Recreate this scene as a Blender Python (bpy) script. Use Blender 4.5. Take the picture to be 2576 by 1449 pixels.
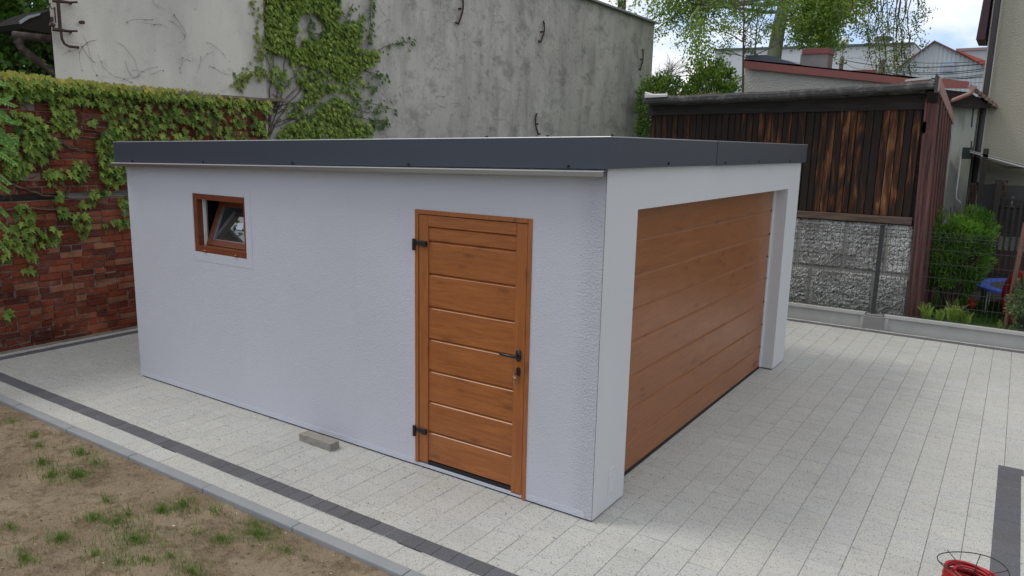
import bpy, math, random
import numpy as np
from mathutils import Vector, Matrix, noise as mnoise

random.seed(7); rng = np.random.default_rng(7)
for o in list(bpy.data.objects): bpy.data.objects.remove(o)
S = bpy.context.scene
COL = S.collection
R = math.radians

# ------------------------------------------------------------------ camera, sky, sun, exposure
F_PX, YAW, PITCH, ROLL = 1901.4, -0.585, -0.1873, 0.0223
CAM = np.array([2.2162, -4.4276, 2.5984])
fw = np.array([math.sin(YAW)*math.cos(PITCH), math.cos(YAW)*math.cos(PITCH), math.sin(PITCH)])
rt = np.array([math.cos(YAW), -math.sin(YAW), 0.0]); up = np.cross(rt, fw)
rt, up = rt*math.cos(ROLL)+up*math.sin(ROLL), -rt*math.sin(ROLL)+up*math.cos(ROLL)
cd = bpy.data.cameras.new('camera'); cam = bpy.data.objects.new('camera', cd); COL.objects.link(cam)
cam.matrix_world = Matrix(((rt[0], up[0], -fw[0], CAM[0]), (rt[1], up[1], -fw[1], CAM[1]), (rt[2], up[2], -fw[2], CAM[2]), (0, 0, 0, 1)))
cd.sensor_width = 36; cd.lens = F_PX/2576*36; cd.clip_start = 0.05; cd.clip_end = 2000
S.camera = cam

SUN_EL, SUN_AZ = 56, 246            # azimuth clockwise from +Y
SKY_STRENGTH = 0.13; SUN_STRENGTH = 1.0; EXPOSURE = 0.36
w = bpy.data.worlds.new('World'); S.world = w; w.use_nodes = True
nt = w.node_tree; N = nt.nodes; Lk = nt.links; N.clear()
wo = N.new('ShaderNodeOutputWorld'); bg = N.new('ShaderNodeBackground'); bg.inputs[1].default_value = SKY_STRENGTH
sky = N.new('ShaderNodeTexSky'); sky.sky_type = 'NISHITA'; sky.sun_disc = False
sky.sun_elevation = R(SUN_EL); sky.sun_rotation = R(SUN_AZ); sky.air_density = 1.0; sky.dust_density = 0.6
tc = N.new('ShaderNodeTexCoord'); mp = N.new('ShaderNodeMapping'); mp.inputs['Scale'].default_value = (1, 1, 2.2); mp.inputs['Location'].default_value = (0.35, 0.1, 0.27)
n1 = N.new('ShaderNodeTexNoise'); n1.inputs['Scale'].default_value = 3.4; n1.inputs['Detail'].default_value = 8; n1.inputs['Roughness'].default_value = 0.55
cr = N.new('ShaderNodeValToRGB'); cr.color_ramp.elements[0].position = 0.46; cr.color_ramp.elements[1].position = 0.62
mx = N.new('ShaderNodeMix'); mx.data_type = 'RGBA'; mx.inputs['B'].default_value = (7.0, 6.95, 6.85, 1)
hz = N.new('ShaderNodeMix'); hz.data_type = 'RGBA'; hz.inputs['Factor'].default_value = 0.6; hz.inputs['B'].default_value = (2.7, 4.0, 6.9, 1)
Lk.new(tc.outputs['Generated'], mp.inputs[0]); Lk.new(mp.outputs[0], n1.inputs['Vector']); 
sx = N.new('ShaderNodeSeparateXYZ'); Lk.new(tc.outputs['Generated'], sx.inputs[0]); ma = N.new('ShaderNodeMath'); ma.operation = 'MULTIPLY_ADD'; ma.inputs[1].default_value = 0.16
Lk.new(sx.outputs[2], ma.inputs[0]); Lk.new(n1.outputs['Fac'], ma.inputs[2]); Lk.new(ma.outputs[0], cr.inputs[0])
Lk.new(sky.outputs[0], hz.inputs['A']); Lk.new(hz.outputs['Result'], mx.inputs['A'])
Lk.new(cr.outputs[0], mx.inputs['Factor']); Lk.new(mx.outputs['Result'], bg.inputs[0]); Lk.new(bg.outputs[0], wo.inputs[0])
sl = bpy.data.lights.new('sun', 'SUN'); sl.energy = SUN_STRENGTH; sl.angle = R(16); sl.color = (1, 0.95, 0.87)
so = bpy.data.objects.new('sun', sl); COL.objects.link(so)
sd = Vector((math.sin(R(SUN_AZ))*math.cos(R(SUN_EL)), math.cos(R(SUN_AZ))*math.cos(R(SUN_EL)), math.sin(R(SUN_EL))))
so.rotation_euler = sd.to_track_quat('Z', 'Y').to_euler(); so.location = (0, 0, 30)
S.view_settings.view_transform = 'Standard'; S.view_settings.look = 'None'; S.view_settings.exposure = EXPOSURE; S.view_settings.gamma = 1
S.cycles.max_bounces = 8; S.cycles.transparent_max_bounces = 16

# ------------------------------------------------------------------ helpers
def at(px, py, ax, c):
    """where the sight line through a point of the photograph meets the plane axis=c of the place"""
    d = fw + rt*(px-1288)/F_PX + up*(724.5-py)/F_PX
    return CAM + d*(c-CAM[ax])/d[ax]

ORG = {}
def tag(o, label=None, cat=None, group=None, kind=None):
    if label: o['label'] = label
    if cat: o['category'] = cat
    if group: o['group'] = group
    if kind: o['kind'] = kind
    return o
def empty(name, loc, label, cat, group=None):
    o = bpy.data.objects.new(name, None); COL.objects.link(o); o.location = loc; o.empty_display_size = 0.2
    ORG[o.name] = np.array(loc, float)
    return tag(o, label, cat, group)

class MB:
    def __init__(s): s.v = []; s.n = 0; s.f = []; s.c = []
    def add(s, verts, faces, col=None):
        verts = np.asarray(verts, float).reshape(-1, 3); s.v.append(verts)
        for f in faces: s.f.append(tuple(i+s.n for i in f)); s.c.append(col)
        s.n += len(verts); return s
    def box(s, x0, x1, y0, y1, z0, z1, col=None):
        v = [(x, y, z) for z in (z0, z1) for y in (y0, y1) for x in (x0, x1)]
        return s.add(v, [(0, 2, 3, 1), (4, 5, 7, 6), (0, 1, 5, 4), (2, 6, 7, 3), (0, 4, 6, 2), (1, 3, 7, 5)], col)
    def obox(s, c, size, rot=None, col=None):
        """box by centre, size and rotation matrix"""
        c = np.array(c, float); h = np.array(size, float)/2
        v = np.array([(x, y, z) for z in (-1, 1) for y in (-1, 1) for x in (-1, 1)])*h
        if rot is not None: v = v @ np.array(rot).T
        return s.add(v+c, [(0, 2, 3, 1), (4, 5, 7, 6), (0, 1, 5, 4), (2, 6, 7, 3), (0, 4, 6, 2), (1, 3, 7, 5)], col)
    def prism(s, poly, vec, col=None):
        p = np.asarray(poly, float); k = len(p); q = p+np.array(vec, float)
        nrm = np.zeros(3)
        for i in range(k): nrm += np.cross(p[i], p[(i+1) % k])
        f = [tuple(range(k)), tuple(range(2*k-1, k-1, -1))]+[(i, i+k, (i+1) % k+k, (i+1) % k) for i in range(k)]
        if nrm @ np.array(vec, float) > 0: f = [tuple(reversed(g)) for g in f]
        return s.add(np.vstack([p, q]), f, col)
    def tube(s, pts, r, n=6, cap=True, col=None, closed=False):
        pts = [np.array(p, float) for p in pts]; k = len(pts)
        rr = r if hasattr(r, '__len__') else [r]*k
        vs = []; prev = None
        for i, p in enumerate(pts):
            if closed: t = pts[(i+1) % k]-pts[i-1]
            else: t = pts[min(i+1, k-1)]-pts[max(i-1, 0)]
            t = t/(np.linalg.norm(t)+1e-12)
            if prev is None:
                a = np.array([0, 0, 1.]) if abs(t[2]) < .9 else np.array([1., 0, 0])
                u = np.cross(t, a)
            else: u = prev-t*(prev@t)
            u = u/(np.linalg.norm(u)+1e-12); prev = u; w_ = np.cross(t, u)
            for j in range(n):
                a = 2*math.pi*j/n; vs.append(p+rr[i]*(u*math.cos(a)+w_*math.sin(a)))
        f = []
        for i in range(k if closed else k-1):
            i2 = (i+1) % k
            for j in range(n): f.append((i*n+j, i*n+(j+1) % n, i2*n+(j+1) % n, i2*n+j))
        if cap and not closed: f.append(tuple(range(n-1, -1, -1))); f.append(tuple((k-1)*n+j for j in range(n)))
        return s.add(vs, f, col)
    def lathe(s, c, prof, n=24, col=None):
        """profile of (radius, z) turned about a vertical axis through c"""
        c = np.array(c, float); v = [c+np.array((r*math.cos(2*math.pi*j/n), r*math.sin(2*math.pi*j/n), z)) for r, z in prof for j in range(n)]
        f = [(i*n+j, i*n+(j+1) % n, (i+1)*n+(j+1) % n, (i+1)*n+j) for i in range(len(prof)-1) for j in range(n)]
        f.append(tuple(range(n-1, -1, -1))); f.append(tuple((len(prof)-1)*n+j for j in range(n)))
        return s.add(v, f, col)
    def leaves(s, C, A, B, size, tmpl, tf, cols):
        """copies of a flat template: centres C, axes A (length) and B (width)"""
        tmpl = np.array(tmpl, float); Nn = np.cross(A, B)
        V = C[:, None]+size[:, None, None]*(tmpl[None, :, 0:1]*B[:, None]+tmpl[None, :, 1:2]*A[:, None]+tmpl[None, :, 2:3]*Nn[:, None])
        m = len(tmpl); s.v.append(V.reshape(-1, 3))
        for i in range(len(C)):
            b = s.n+i*m
            for f in tf: s.f.append(tuple(b+j for j in f)); s.c.append(tuple(cols[i]))
        s.n += len(C)*m; return s
    def build(s, name, mat, parent=None, smooth=False, bevel=0, seg=2):
        V = np.vstack(s.v) if s.v else np.zeros((0, 3))
        org = ORG[parent.name] if parent is not None else None
        if org is None:
            lo, hi = V.min(0), V.max(0); org = np.array([(lo[0]+hi[0])/2, (lo[1]+hi[1])/2, lo[2]])
        me = bpy.data.meshes.new(name); me.from_pydata((V-org).tolist(), [], s.f); me.validate(clean_customdata=False)
        if any(c is not None for c in s.c) and len(me.polygons) == len(s.f):
            at_ = me.color_attributes.new('tint', 'FLOAT_COLOR', 'CORNER'); arr = np.ones((len(me.loops), 4), np.float32)
            i = 0
            for f, c in zip(s.f, s.c):
                if c is not None: arr[i:i+len(f), :3] = c
                i += len(f)
            at_.data.foreach_set('color', arr.ravel())
        if smooth: me.polygons.foreach_set('use_smooth', [True]*len(me.polygons))
        me.materials.append(mat); o = bpy.data.objects.new(name, me); COL.objects.link(o)
        if parent is not None: o.parent = parent
        else: o.location = org
        ORG[o.name] = org
        if bevel:
            b = o.modifiers.new('bevel', 'BEVEL'); b.width = bevel; b.segments = seg; b.limit_method = 'ANGLE'; b.angle_limit = R(40)
        return o

def unit(v): return v/(np.linalg.norm(v, axis=-1, keepdims=True)+1e-9)
def rotz(a): c, s_ = math.cos(a), math.sin(a); return np.array([[c, -s_, 0], [s_, c, 0], [0, 0, 1]])
def rotx(a): c, s_ = math.cos(a), math.sin(a); return np.array([[1, 0, 0], [0, c, -s_], [0, s_, c]])
def roty(a): c, s_ = math.cos(a), math.sin(a); return np.array([[c, 0, s_], [0, 1, 0], [-s_, 0, c]])

# ------------------------------------------------------------------ materials
class Mat:
    def __init__(s, name, base=(0.5, 0.5, 0.5), rough=0.7, metal=0.0, spec=0.4):
        s.m = bpy.data.materials.new(name); s.m.use_nodes = True; s.nt = s.m.node_tree; s.N = s.nt.nodes; s.L = s.nt.links
        s.b = s.N['Principled BSDF']; s.b.inputs['Roughness'].default_value = rough; s.b.inputs['Metallic'].default_value = metal
        s.b.inputs['Specular IOR Level'].default_value = spec
        s.tc = s.N.new('ShaderNodeTexCoord'); s.col = None; s.base(base); s.bumpo = None
    def base(s, c):
        n = s.N.new('ShaderNodeRGB'); n.outputs[0].default_value = (*c, 1); s.col = n.outputs[0]; s.L.new(s.col, s.b.inputs['Base Color']); return s
    def coords(s, scale=(1, 1, 1), rot=(0, 0, 0), src=None):
        m = s.N.new('ShaderNodeMapping'); m.inputs['Scale'].default_value = scale; m.inputs['Rotation'].default_value = rot
        s.L.new(src or s.tc.outputs['Object'], m.inputs[0]); return m.outputs[0]
    def noise(s, scale, vec=None, detail=4, rough=0.55, dist=0.0):
        n = s.N.new('ShaderNodeTexNoise'); n.inputs['Scale'].default_value = scale; n.inputs['Detail'].default_value = detail
        n.inputs['Roughness'].default_value = rough; n.inputs['Distortion'].default_value = dist
        s.L.new(vec or s.tc.outputs['Object'], n.inputs['Vector']); return n.outputs['Fac']
    def vor(s, scale, vec=None, feature='F1', out='Distance', rnd=1.0):
        n = s.N.new('ShaderNodeTexVoronoi'); n.feature = feature; n.inputs['Scale'].default_value = scale
        n.inputs['Randomness'].default_value = rnd
        s.L.new(vec or s.tc.outputs['Object'], n.inputs['Vector']); return n.outputs[out]
    def ramp(s, fac, lo, hi, a=0.0, b=1.0):
        m = s.N.new('ShaderNodeMapRange'); m.inputs['From Min'].default_value = lo; m.inputs['From Max'].default_value = hi
        m.inputs['To Min'].default_value = a; m.inputs['To Max'].default_value = b; s.L.new(fac, m.inputs[0]); return m.outputs[0]
    def math(s, op, a, b=0.5):
        m = s.N.new('ShaderNodeMath'); m.operation = op
        for i, x in enumerate((a, b)):
            if isinstance(x, (int, float)): m.inputs[i].default_value = x
            else: s.L.new(x, m.inputs[i])
        return m.outputs[0]
    def mix(s, fac, c, mode='MIX'):
        m = s.N.new('ShaderNodeMix'); m.data_type = 'RGBA'; m.blend_type = mode; m.clamp_factor = True
        if isinstance(fac, (int, float)): m.inputs['Factor'].default_value = fac
        else: s.L.new(fac, m.inputs['Factor'])
        s.L.new(s.col, m.inputs['A'])
        if isinstance(c, tuple): m.inputs['B'].default_value = (*c, 1)
        else: s.L.new(c, m.inputs['B'])
        s.col = m.outputs['Result']; s.L.new(s.col, s.b.inputs['Base Color']); return s
    def attr(s, mode='MULTIPLY'):
        a = s.N.new('ShaderNodeAttribute'); a.attribute_name = 'tint'; return s.mix(1.0, a.outputs['Color'], mode)
    def bump(s, h, strength=0.5, dist=0.01):
        b = s.N.new('ShaderNodeBump'); b.inputs['Strength'].default_value = strength; b.inputs['Distance'].default_value = dist
        s.L.new(h, b.inputs['Height'])
        if s.bumpo: s.L.new(s.bumpo, b.inputs['Normal'])
        s.bumpo = b.outputs[0]; s.L.new(s.bumpo, s.b.inputs['Normal']); return s
    def translucent(s, f=0.35):
        t = s.N.new('ShaderNodeBsdfTranslucent'); s.L.new(s.col, t.inputs[0]); mxs = s.N.new('ShaderNodeMixShader'); mxs.inputs[0].default_value = f
        s.L.new(s.b.outputs[0], mxs.inputs[1]); s.L.new(t.outputs[0], mxs.inputs[2]); s.L.new(mxs.outputs[0], s.N['Material Output'].inputs[0]); return s

def plaster(name, base, grain=170, strength=0.5, dist=0.004, blotch=0.06):
    m = Mat(name, base, 0.88, spec=0.2); n = m.noise(0.9, detail=6)
    m.mix(m.ramp(n, 0.35, 0.7, 0, blotch*4), tuple(c*0.84 for c in base))
    m.bump(m.noise(grain, detail=3, rough=0.6), strength, dist)
    m.bump(m.noise(6, detail=3), 0.15, 0.004); return m
m_side = plaster('side_plaster', (0.505, 0.51, 0.552), 115, .9, 0.005, .1)
_x = m_side.N.new('ShaderNodeSeparateXYZ'); m_side.L.new(m_side.tc.outputs['Object'], _x.inputs[0])
m_side.bump(m_side.math('MULTIPLY', m_side.noise(60, detail=3, rough=.7), m_side.ramp(_x.outputs[0], 2.56, 2.70)), 1.0, 0.014)
m_front = plaster('front_plaster', (0.535, 0.54, 0.54), 220, 0.4, 0.003)
m_front2 = plaster('band_plaster', (0.525, 0.535, 0.59), 75, 1.0, 0.008)

def wood(name, c1, c2, knots=True, axis='x', plank=0.26):
    m = Mat(name, c1, 0.33, spec=0.5)
    sc = (1.0, 1.0, 14) if axis == 'x' else ((1.0, 1.0, 14) if axis == 'y' else (14, 14, 1.0))
    v = m.coords(sc); g = m.noise(2.2, v, 8, 0.62, 1.2)
    m.mix(m.ramp(g, 0.36, 0.66), c2)
    fine = m.noise(9, m.coords(tuple(a*(5 if a > 2 else 1) for a in sc)), 5, 0.7)
    m.mix(m.ramp(fine, 0.42, 0.70, 0, 0.7), tuple(a*0.62 for a in c2))
    if knots:
        ks = (2.1, 2.1, 6.5) if axis != 'z' else (6.5, 6.5, 2.1)
        d = m.vor(1.25, m.coords(ks)); m.mix(m.ramp(d, 0.03, 0.2, 0.62, 0.0), tuple(a*0.36 for a in c2))
        rings = m.N.new('ShaderNodeMath'); rings.operation = 'SINE'; m.L.new(m.math('MULTIPLY', d, 62.0), rings.inputs[0])
        near = m.ramp(d, 0.1, 0.45, 1, 0); m.mix(m.math('MULTIPLY', m.ramp(rings.outputs[0], 0.1, 1.0, 0, 0.35), near), tuple(a*0.6 for a in c2))
    m.mix(m.ramp(m.noise(2.5, detail=4), .4, .7, 0, .16), tuple(a*.7 for a in c2)); m.bump(g, 0.08, 0.002); return m
m_door = wood('golden_oak', (0.40, 0.137, 0.035), (0.27, 0.083, 0.021))
m_doorv = wood('golden_oak_upright', (0.40, 0.137, 0.035), (0.28, 0.088, 0.022), axis='z')
m_gate = wood('oak_section', (0.32, 0.122, 0.042), (0.235, 0.082, 0.027), axis='y')
m_winf = wood('walnut_frame', (0.21, 0.062, 0.024), (0.15, 0.04, 0.016), knots=False)
m_fascia = Mat('anthracite_sheet', (0.042, 0.050, 0.068), 0.38, 0.0, 0.45).m
m_alu = Mat('bare_aluminium', (0.50, 0.50, 0.53), 0.38, 1.0).m
m_edge = Mat('pale_sheet_edge', (0.45, 0.46, 0.48), 0.4, 0.6).m
m_black = Mat('black_plastic', (0.012, 0.012, 0.014), 0.35).m
m_rubber = Mat('black_rubber', (0.012, 0.012, 0.013), 0.8).m
m_chrome = Mat('steel', (0.6, 0.6, 0.6), 0.3, 1.0).m
m_white = Mat('white_plastic', (0.72, 0.72, 0.70), 0.4).m
m_paper = Mat('paper_sticker', (0.75, 0.80, 0.85), 0.7).m
m_dark = Mat('dark_inside', (0.06, 0.06, 0.06), 0.9).m
m_roof = Mat('roof_membrane', (0.10, 0.10, 0.105), 0.8); m_roof.bump(m_roof.noise(40), .3, .003)
g = Mat('window_glass', (0.03, 0.035, 0.035), 0.03, spec=0.9); m_glass = g.m
g.b.inputs['Roughness'].default_value = 0.02; g.b.inputs['IOR'].default_value = 1.75

def paver(name, base, dark, light, dens=0.5):
    m = Mat(name, base, 0.85, spec=0.25); m.attr()
    m.mix(m.ramp(m.noise(0.8, detail=6), 0.4, 0.65, 0, 0.4), tuple(c*0.8 for c in base)); m.mix(m.ramp(m.noise(7, detail=5, rough=.65), 0.5, 0.72, 0, 0.35), tuple(c*0.78 for c in base)); m.mix(m.ramp(m.noise(4.1, m.coords((1, 1, 1), (0, 0, 2)), 5), 0.62, 0.74, 0, 0.5), tuple(min(1, c*1.2) for c in base))
    v = m.noise(125, m.coords((1, 0.6, 1)), 3, 0.6, 0.8); m.mix(m.ramp(v, 0.575, 0.64, 0, dens), dark)
    v3 = m.noise(60, detail=3); m.mix(m.ramp(v3, 0.55, 0.8, 0, 0.3), dark)
    v2 = m.noise(160, m.coords((1, 1, 1), (0, 0, 1)), 2); m.mix(m.ramp(v2, 0.6, 0.68, 0, 0.5), light)
    m.bump(v, 0.35, 0.002); return m.m
m_pave = paver('speckled_paver', (0.445, 0.442, 0.415), (0.10, 0.095, 0.08), (0.66, 0.65, 0.58), 0.9)
m_paved = paver('graphite_paver', (0.105, 0.105, 0.113), (0.05, 0.05, 0.05), (0.25, 0.25, 0.25), 0.4)
m_joint = Mat('joint_sand', (0.28, 0.275, 0.245), 0.95).m
def concrete(name, base, sc=60, st=0.3):
    m = Mat(name, base, 0.9, spec=0.2); m.mix(m.ramp(m.noise(3, detail=6), 0.35, 0.7, 0, 0.5), tuple(c*0.75 for c in base))
    m.mix(m.ramp(m.noise(sc*2, detail=2), 0.55, 0.7, 0, 0.3), tuple(c*0.6 for c in base)); m.bump(m.noise(sc, detail=5), st, 0.004); return m.m
m_kerb = concrete('kerb_concrete', (0.27, 0.28, 0.285))
m_plinth = concrete('plinth_concrete', (0.45, 0.445, 0.42), 30, 0.15)
m_block = concrete('raw_concrete', (0.24, 0.235, 0.225), 25, 0.5)
m_loose = concrete('rough_concrete', (0.27, 0.25, 0.22), 45, 0.9)

# ------------------------------------------------------------------ the setting: ground, paving, soil
m = Mat('ground_soil', (0.16, 0.13, 0.09), 0.95); m.mix(m.ramp(m.noise(0.6, detail=8), 0.4, 0.6), (0.06, 0.10, 0.03))
mb = MB(); mb.add([(-400, -400, -0.14), (400, -400, -0.14), (400, 400, -0.14), (-400, 400, -0.14)], [(0, 1, 2, 3)])
tag(mb.build('ground', m.m), kind='structure')
mb = MB(); mb.add([(-7.75, -1.19, -0.012), (9, -1.19, -0.012), (9, 7.78, -0.012), (-7.75, 7.78, -0.012)], [(0, 1, 2, 3)])
tag(mb.build('paving_bed', m_joint), kind='structure')

def stone(mb, x0, x1, y0, y1, z, col, g=0.0012, ch=0.002):
    x0 += g; x1 -= g; y0 += g; y1 -= g; z += random.gauss(0, 0.0005)
    tx, ty = random.gauss(0, 0.0006), random.gauss(0, 0.0006)
    def zz(a, b): return z+tx*(1 if a else -1)+ty*(1 if b else -1)
    o = [(x0, y0), (x1, y0), (x1, y1), (x0, y1)]; i_ = [(x0+ch, y0+ch), (x1-ch, y0+ch), (x1-ch, y1-ch), (x0+ch, y1-ch)]
    fl = [(0, 0), (1, 0), (1, 1), (0, 1)]
    v = [(a, b, z-0.014) for a, b in o]+[(a, b, zz(*f)-0.0025) for (a, b), f in zip(o, fl)]+[(a, b, zz(*f)) for (a, b), f in zip(i_, fl)]
    f = [(8, 9, 10, 11)]+[(k, (k+1) % 4, 4+(k+1) % 4, 4+k) for k in range(4)]+[(4+k, 4+(k+1) % 4, 8+(k+1) % 4, 8+k) for k in range(4)]
    mb.add(v, f, col)
def tint(a=0.06, warm=0.03):
    b = 1+random.gauss(0, a); q = random.gauss(0, warm); return (b*(1+q*0.5), b, b*(1-q))
mb = MB(); CW = 0.207; nx = int(math.ceil((9+7.75)/CW))
for i in range(nx):
    x0 = -7.75+i*CW; y = -1.0-random.random()*0.2
    while y < 7.76:
        ln = random.choice([0.104, 0.138, 0.138, 0.172, 0.207, 0.207, 0.276]); y0, y1 = max(y, -1.0), min(y+ln, 7.76); y += ln
        if y1-y0 < 0.02 or (-5.5 < x0 < -0.3 and y0 > 0.15 and y1 < 5.0): continue
        stone(mb, x0, x0+CW, y0, y1, 0, tint(0.022, 0.012))
x = -7.75
while x < 9:
    stone(mb, x, x+0.276, -1.19, -1.0, 0, tint(0.022, 0.012)); x += 0.276
tag(mb.build('paving', m_pave), kind='structure')
mb = MB(); x = -7.4
while x < 9: stone(mb, x, x+0.138, -0.995, -0.858, 0.004, tint(0.10)); x += 0.138
y = -0.858
while y < 7.5: stone(mb, -7.55, -7.412, y, y+0.138, 0.004, tint(0.08)); y += 0.138
x = -7.4
while x < 9: stone(mb, x, x+0.138, 7.54, 7.678, 0.004, tint(0.08)); x += 0.138
y = -0.85
while y < 2.70: stone(mb, 2.35, 2.515, y, y+0.176, 0.004, tint(0.07)); y += 0.176
x = 2.35
while x < 5.5: stone(mb, x, x+0.18, 2.81, 2.96, 0.004, tint(0.07)); x += 0.18
tag(mb.build('dark_paving_bands', m_paved), kind='structure')
# kerb stones, one metre each
mb = MB(); x = -9.0; x0k = -8.62
for i in range(18):
    xa = x0k+i*1.0; dz = random.gauss(0, 0.002); mb.box(xa+0.003, xa+0.997, -1.283, -1.196, -0.2, 0.012+dz)
tag(mb.build('kerb', m_kerb, bevel=0.008), kind='structure')

# crumbs, seeds and bits of leaf blown onto the paving
mb = MB()
for i in range(420):
    x, y = (random.uniform(-7.5, 4), random.uniform(-1.15, 7.4)) if random.random() < .5 else (random.uniform(-7.5, 1.5), random.uniform(-1.15, -.02))
    if -5.7 < x < .02 and -.01 < y < 5.2: continue
    s_ = random.uniform(.002, .007); c = random.choice([(.08, .06, .04), (.14, .10, .06), (.06, .05, .045), (.25, .2, .13), (.6, .58, .52), (.10, .12, .04)])
    v = np.array([(1.6, 0, 0), (0, .7, 0), (-1.3, 0, 0), (0, -.7, 0), (0, 0, .5)])*s_@rotz(random.random()*3.1).T; mb.add(v+np.array([x, y, .0052]), [(0, 1, 4), (1, 2, 4), (2, 3, 4), (3, 0, 4)], c)
md = Mat('debris', (1, 1, 1), .9); md.attr(); tag(mb.build('paving_crumbs', md.m), 'tiny crumbs, seeds and leaf bits scattered on the pale paving', 'debris', kind='stuff')
# soil of the unfinished lawn
m = Mat('sandy_soil', (0.40, 0.315, 0.215), 0.95, spec=0.1)
m.mix(m.ramp(m.noise(1.6, detail=8, rough=0.65), 0.42, 0.62), (0.26, 0.195, 0.13))
m.mix(m.ramp(m.noise(1.1, m.coords((1, 1, 1), (0, 0, 2)), 7, 0.7), 0.52, 0.66, 0, 0.5), (0.13, 0.14, 0.055))
m.mix(m.ramp(m.noise(9, detail=8, rough=0.7), 0.5, 0.62, 0, 0.7), (0.17, 0.115, 0.072))
m.mix(m.ramp(m.noise(70, detail=4, rough=0.7), 0.56, 0.66, 0, 0.8), (0.44, 0.35, 0.24))
m.mix(m.ramp(m.noise(95, m.coords((1, 1, 1), (1, 0, 0)), 4, 0.7), 0.56, 0.66, 0, 0.8), (0.085, 0.055, 0.035))
m.bump(m.noise(28, detail=8, rough=0.75), 1.0, 0.045); m_soil = m.m
def soil_h(x, y):
    e = min(1.0, (-1.283-y)/0.35)
    h = 0.05*mnoise.fractal(Vector((x*1.1, y*1.1, 0)), 0.8, 2.0, 5)+0.018*mnoise.fractal(Vector((x*7, y*7, 3)), 0.7, 2.0, 4)
    cl = mnoise.noise(Vector((x*19, y*19, 7)))*mnoise.noise(Vector((x*4, y*4, 9)))
    return max(-.13, -0.022+0.9*h*(0.35+0.65*e)+.035*max(0, cl)*e+.004*mnoise.noise(Vector((x*33, y*33, 1)))*e)
X = np.arange(-11, 5.5, 0.027); Y = np.concatenate([np.arange(-5.0, -1.29, 0.027), [-1.284]])
V = [(x, y, soil_h(x, y)) for y in Y for x in X]; nX = len(X)
mb = MB(); mb.add(V, [(j*nX+i, j*nX+i+1, (j+1)*nX+i+1, (j+1)*nX+i) for j in range(len(Y)-1) for i in range(nX-1)])
tag(mb.build('soil', m_soil, smooth=True), kind='structure')

def blade_mat(name):
    m = Mat(name, (1, 1, 1), 0.6, spec=0.2); m.attr(); m.translucent(0.3); return m.m
m_grass = blade_mat('grass_blade')
BL = [(-0.032, 0, 0), (0.032, 0, 0), (0.025, 0.55, 0.03), (-0.025, 0.55, 0.03), (0, 1, 0.16)]; BLF = [(0, 1, 2, 3), (3, 2, 4)]
def grass(mb, pts, hmin, hmax, cols):
    n = len(pts)
    if not n: return
    a = rng.uniform(0, 2*math.pi, n); lean = rng.uniform(0, 0.6, n)
    B = np.stack([np.cos(a), np.sin(a), np.zeros(n)], 1); d = np.stack([-np.sin(a), np.cos(a), np.zeros(n)], 1)
    A = d*lean[:, None]+np.array([0, 0, 1.]); A /= np.linalg.norm(A, axis=1)[:, None]
    mb.leaves(pts, A, B, rng.uniform(hmin, hmax, n), BL, BLF, cols)
mb = MB()
tufts = [(195, 1195, .11, 260), (130, 1190, .10, 160), (105, 1165, .09, 130), (340, 1345, .16, 330), (405, 1275, .06, 140), (460, 1265, .11, 200), (150, 1352, .09, 180), (290, 1310, .10, 120),
         (650, 1335, .13, 240), (60, 1395, .08, 130), (560, 1345, .09, 120), (25, 1330, .10, 80), (235, 1300, .10, 150), (480, 1432, .10, 170), (205, 1135, .10, 160), (240, 1160, .09, 90), (320, 1290, .2, 140), (640, 1310, .12, 100), (235, 1390, .1, 90), (300, 1420, .14, 120),
         (100, 1120, .12, 90), (85, 1090, .07, 60), (270, 1255, .06, 60), (430, 1400, .12, 90), (370, 1420, .1, 80), (720, 1380, .1, 60), (30, 1060, .1, 70), (540, 1275, .08, 60), (500, 1330, .15, 60)]
for px, py, r, n in tufts:
    n = int(n*2.0); r *= 1.2
    c = at(px, py, 2, 0); a = rng.uniform(0, 2*math.pi, n); q = np.abs(rng.normal(0, r*0.75, n))
    P = np.stack([c[0]+q*np.cos(a)*1.3, c[1]+q*np.sin(a)*0.8], 1); P = P[P[:, 1] < -1.3]
    pts = np.array([(x, y, soil_h(x, y)-0.004) for x, y in P]); t = rng.uniform(0, 1, (len(P), 1))
    cols = (1-t)*np.array([.07, .15, .022])+t*np.array([.19, .28, .06]); grass(mb, pts, 0.025, 0.062, cols)
n = 16000; P = np.stack([rng.uniform(-8, 1.5, n), rng.uniform(-4.2, -1.33, n)], 1)
k = np.array([mnoise.noise(Vector((x*1.3, y*1.3, 5)))+0.5*mnoise.noise(Vector((x*4, y*4, 2))) for x, y in P]); P = P[k > 0.10]
pts = np.array([(x, y, soil_h(x, y)-0.003) for x, y in P]); t = rng.uniform(0, 1, (len(P), 1))
grass(mb, pts, 0.012, 0.034, (1-t)*np.array([.07, .13, .03])+t*np.array([.22, .24, .09]))
n = 2600; P = np.stack([rng.uniform(-8, 1.5, n), rng.uniform(-4.2, -1.31, n)], 1); pts = np.array([(x, y, soil_h(x, y)+.001) for x, y in P]); t = rng.uniform(0, 1, (n, 1))
a = rng.uniform(0, 6.28, n); A = unit(np.stack([np.cos(a), np.sin(a), rng.uniform(.02, .3, n)], 1)); B = unit(np.cross(A, np.array([0, 0, 1.]))); mb.leaves(pts, A, B, rng.uniform(.012, .04, n), [(-.04, 0, 0), (.04, 0, 0), (.03, .55, .02), (-.03, .55, .02), (0, 1, 0)], BLF, (1-t)*np.array([.16, .12, .07])+t*np.array([.42, .36, .22]))
tag(mb.build('grass_tufts', m_grass), 'sparse young green grass sprouting from the bare sandy soil', 'grass', kind='stuff')
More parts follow.
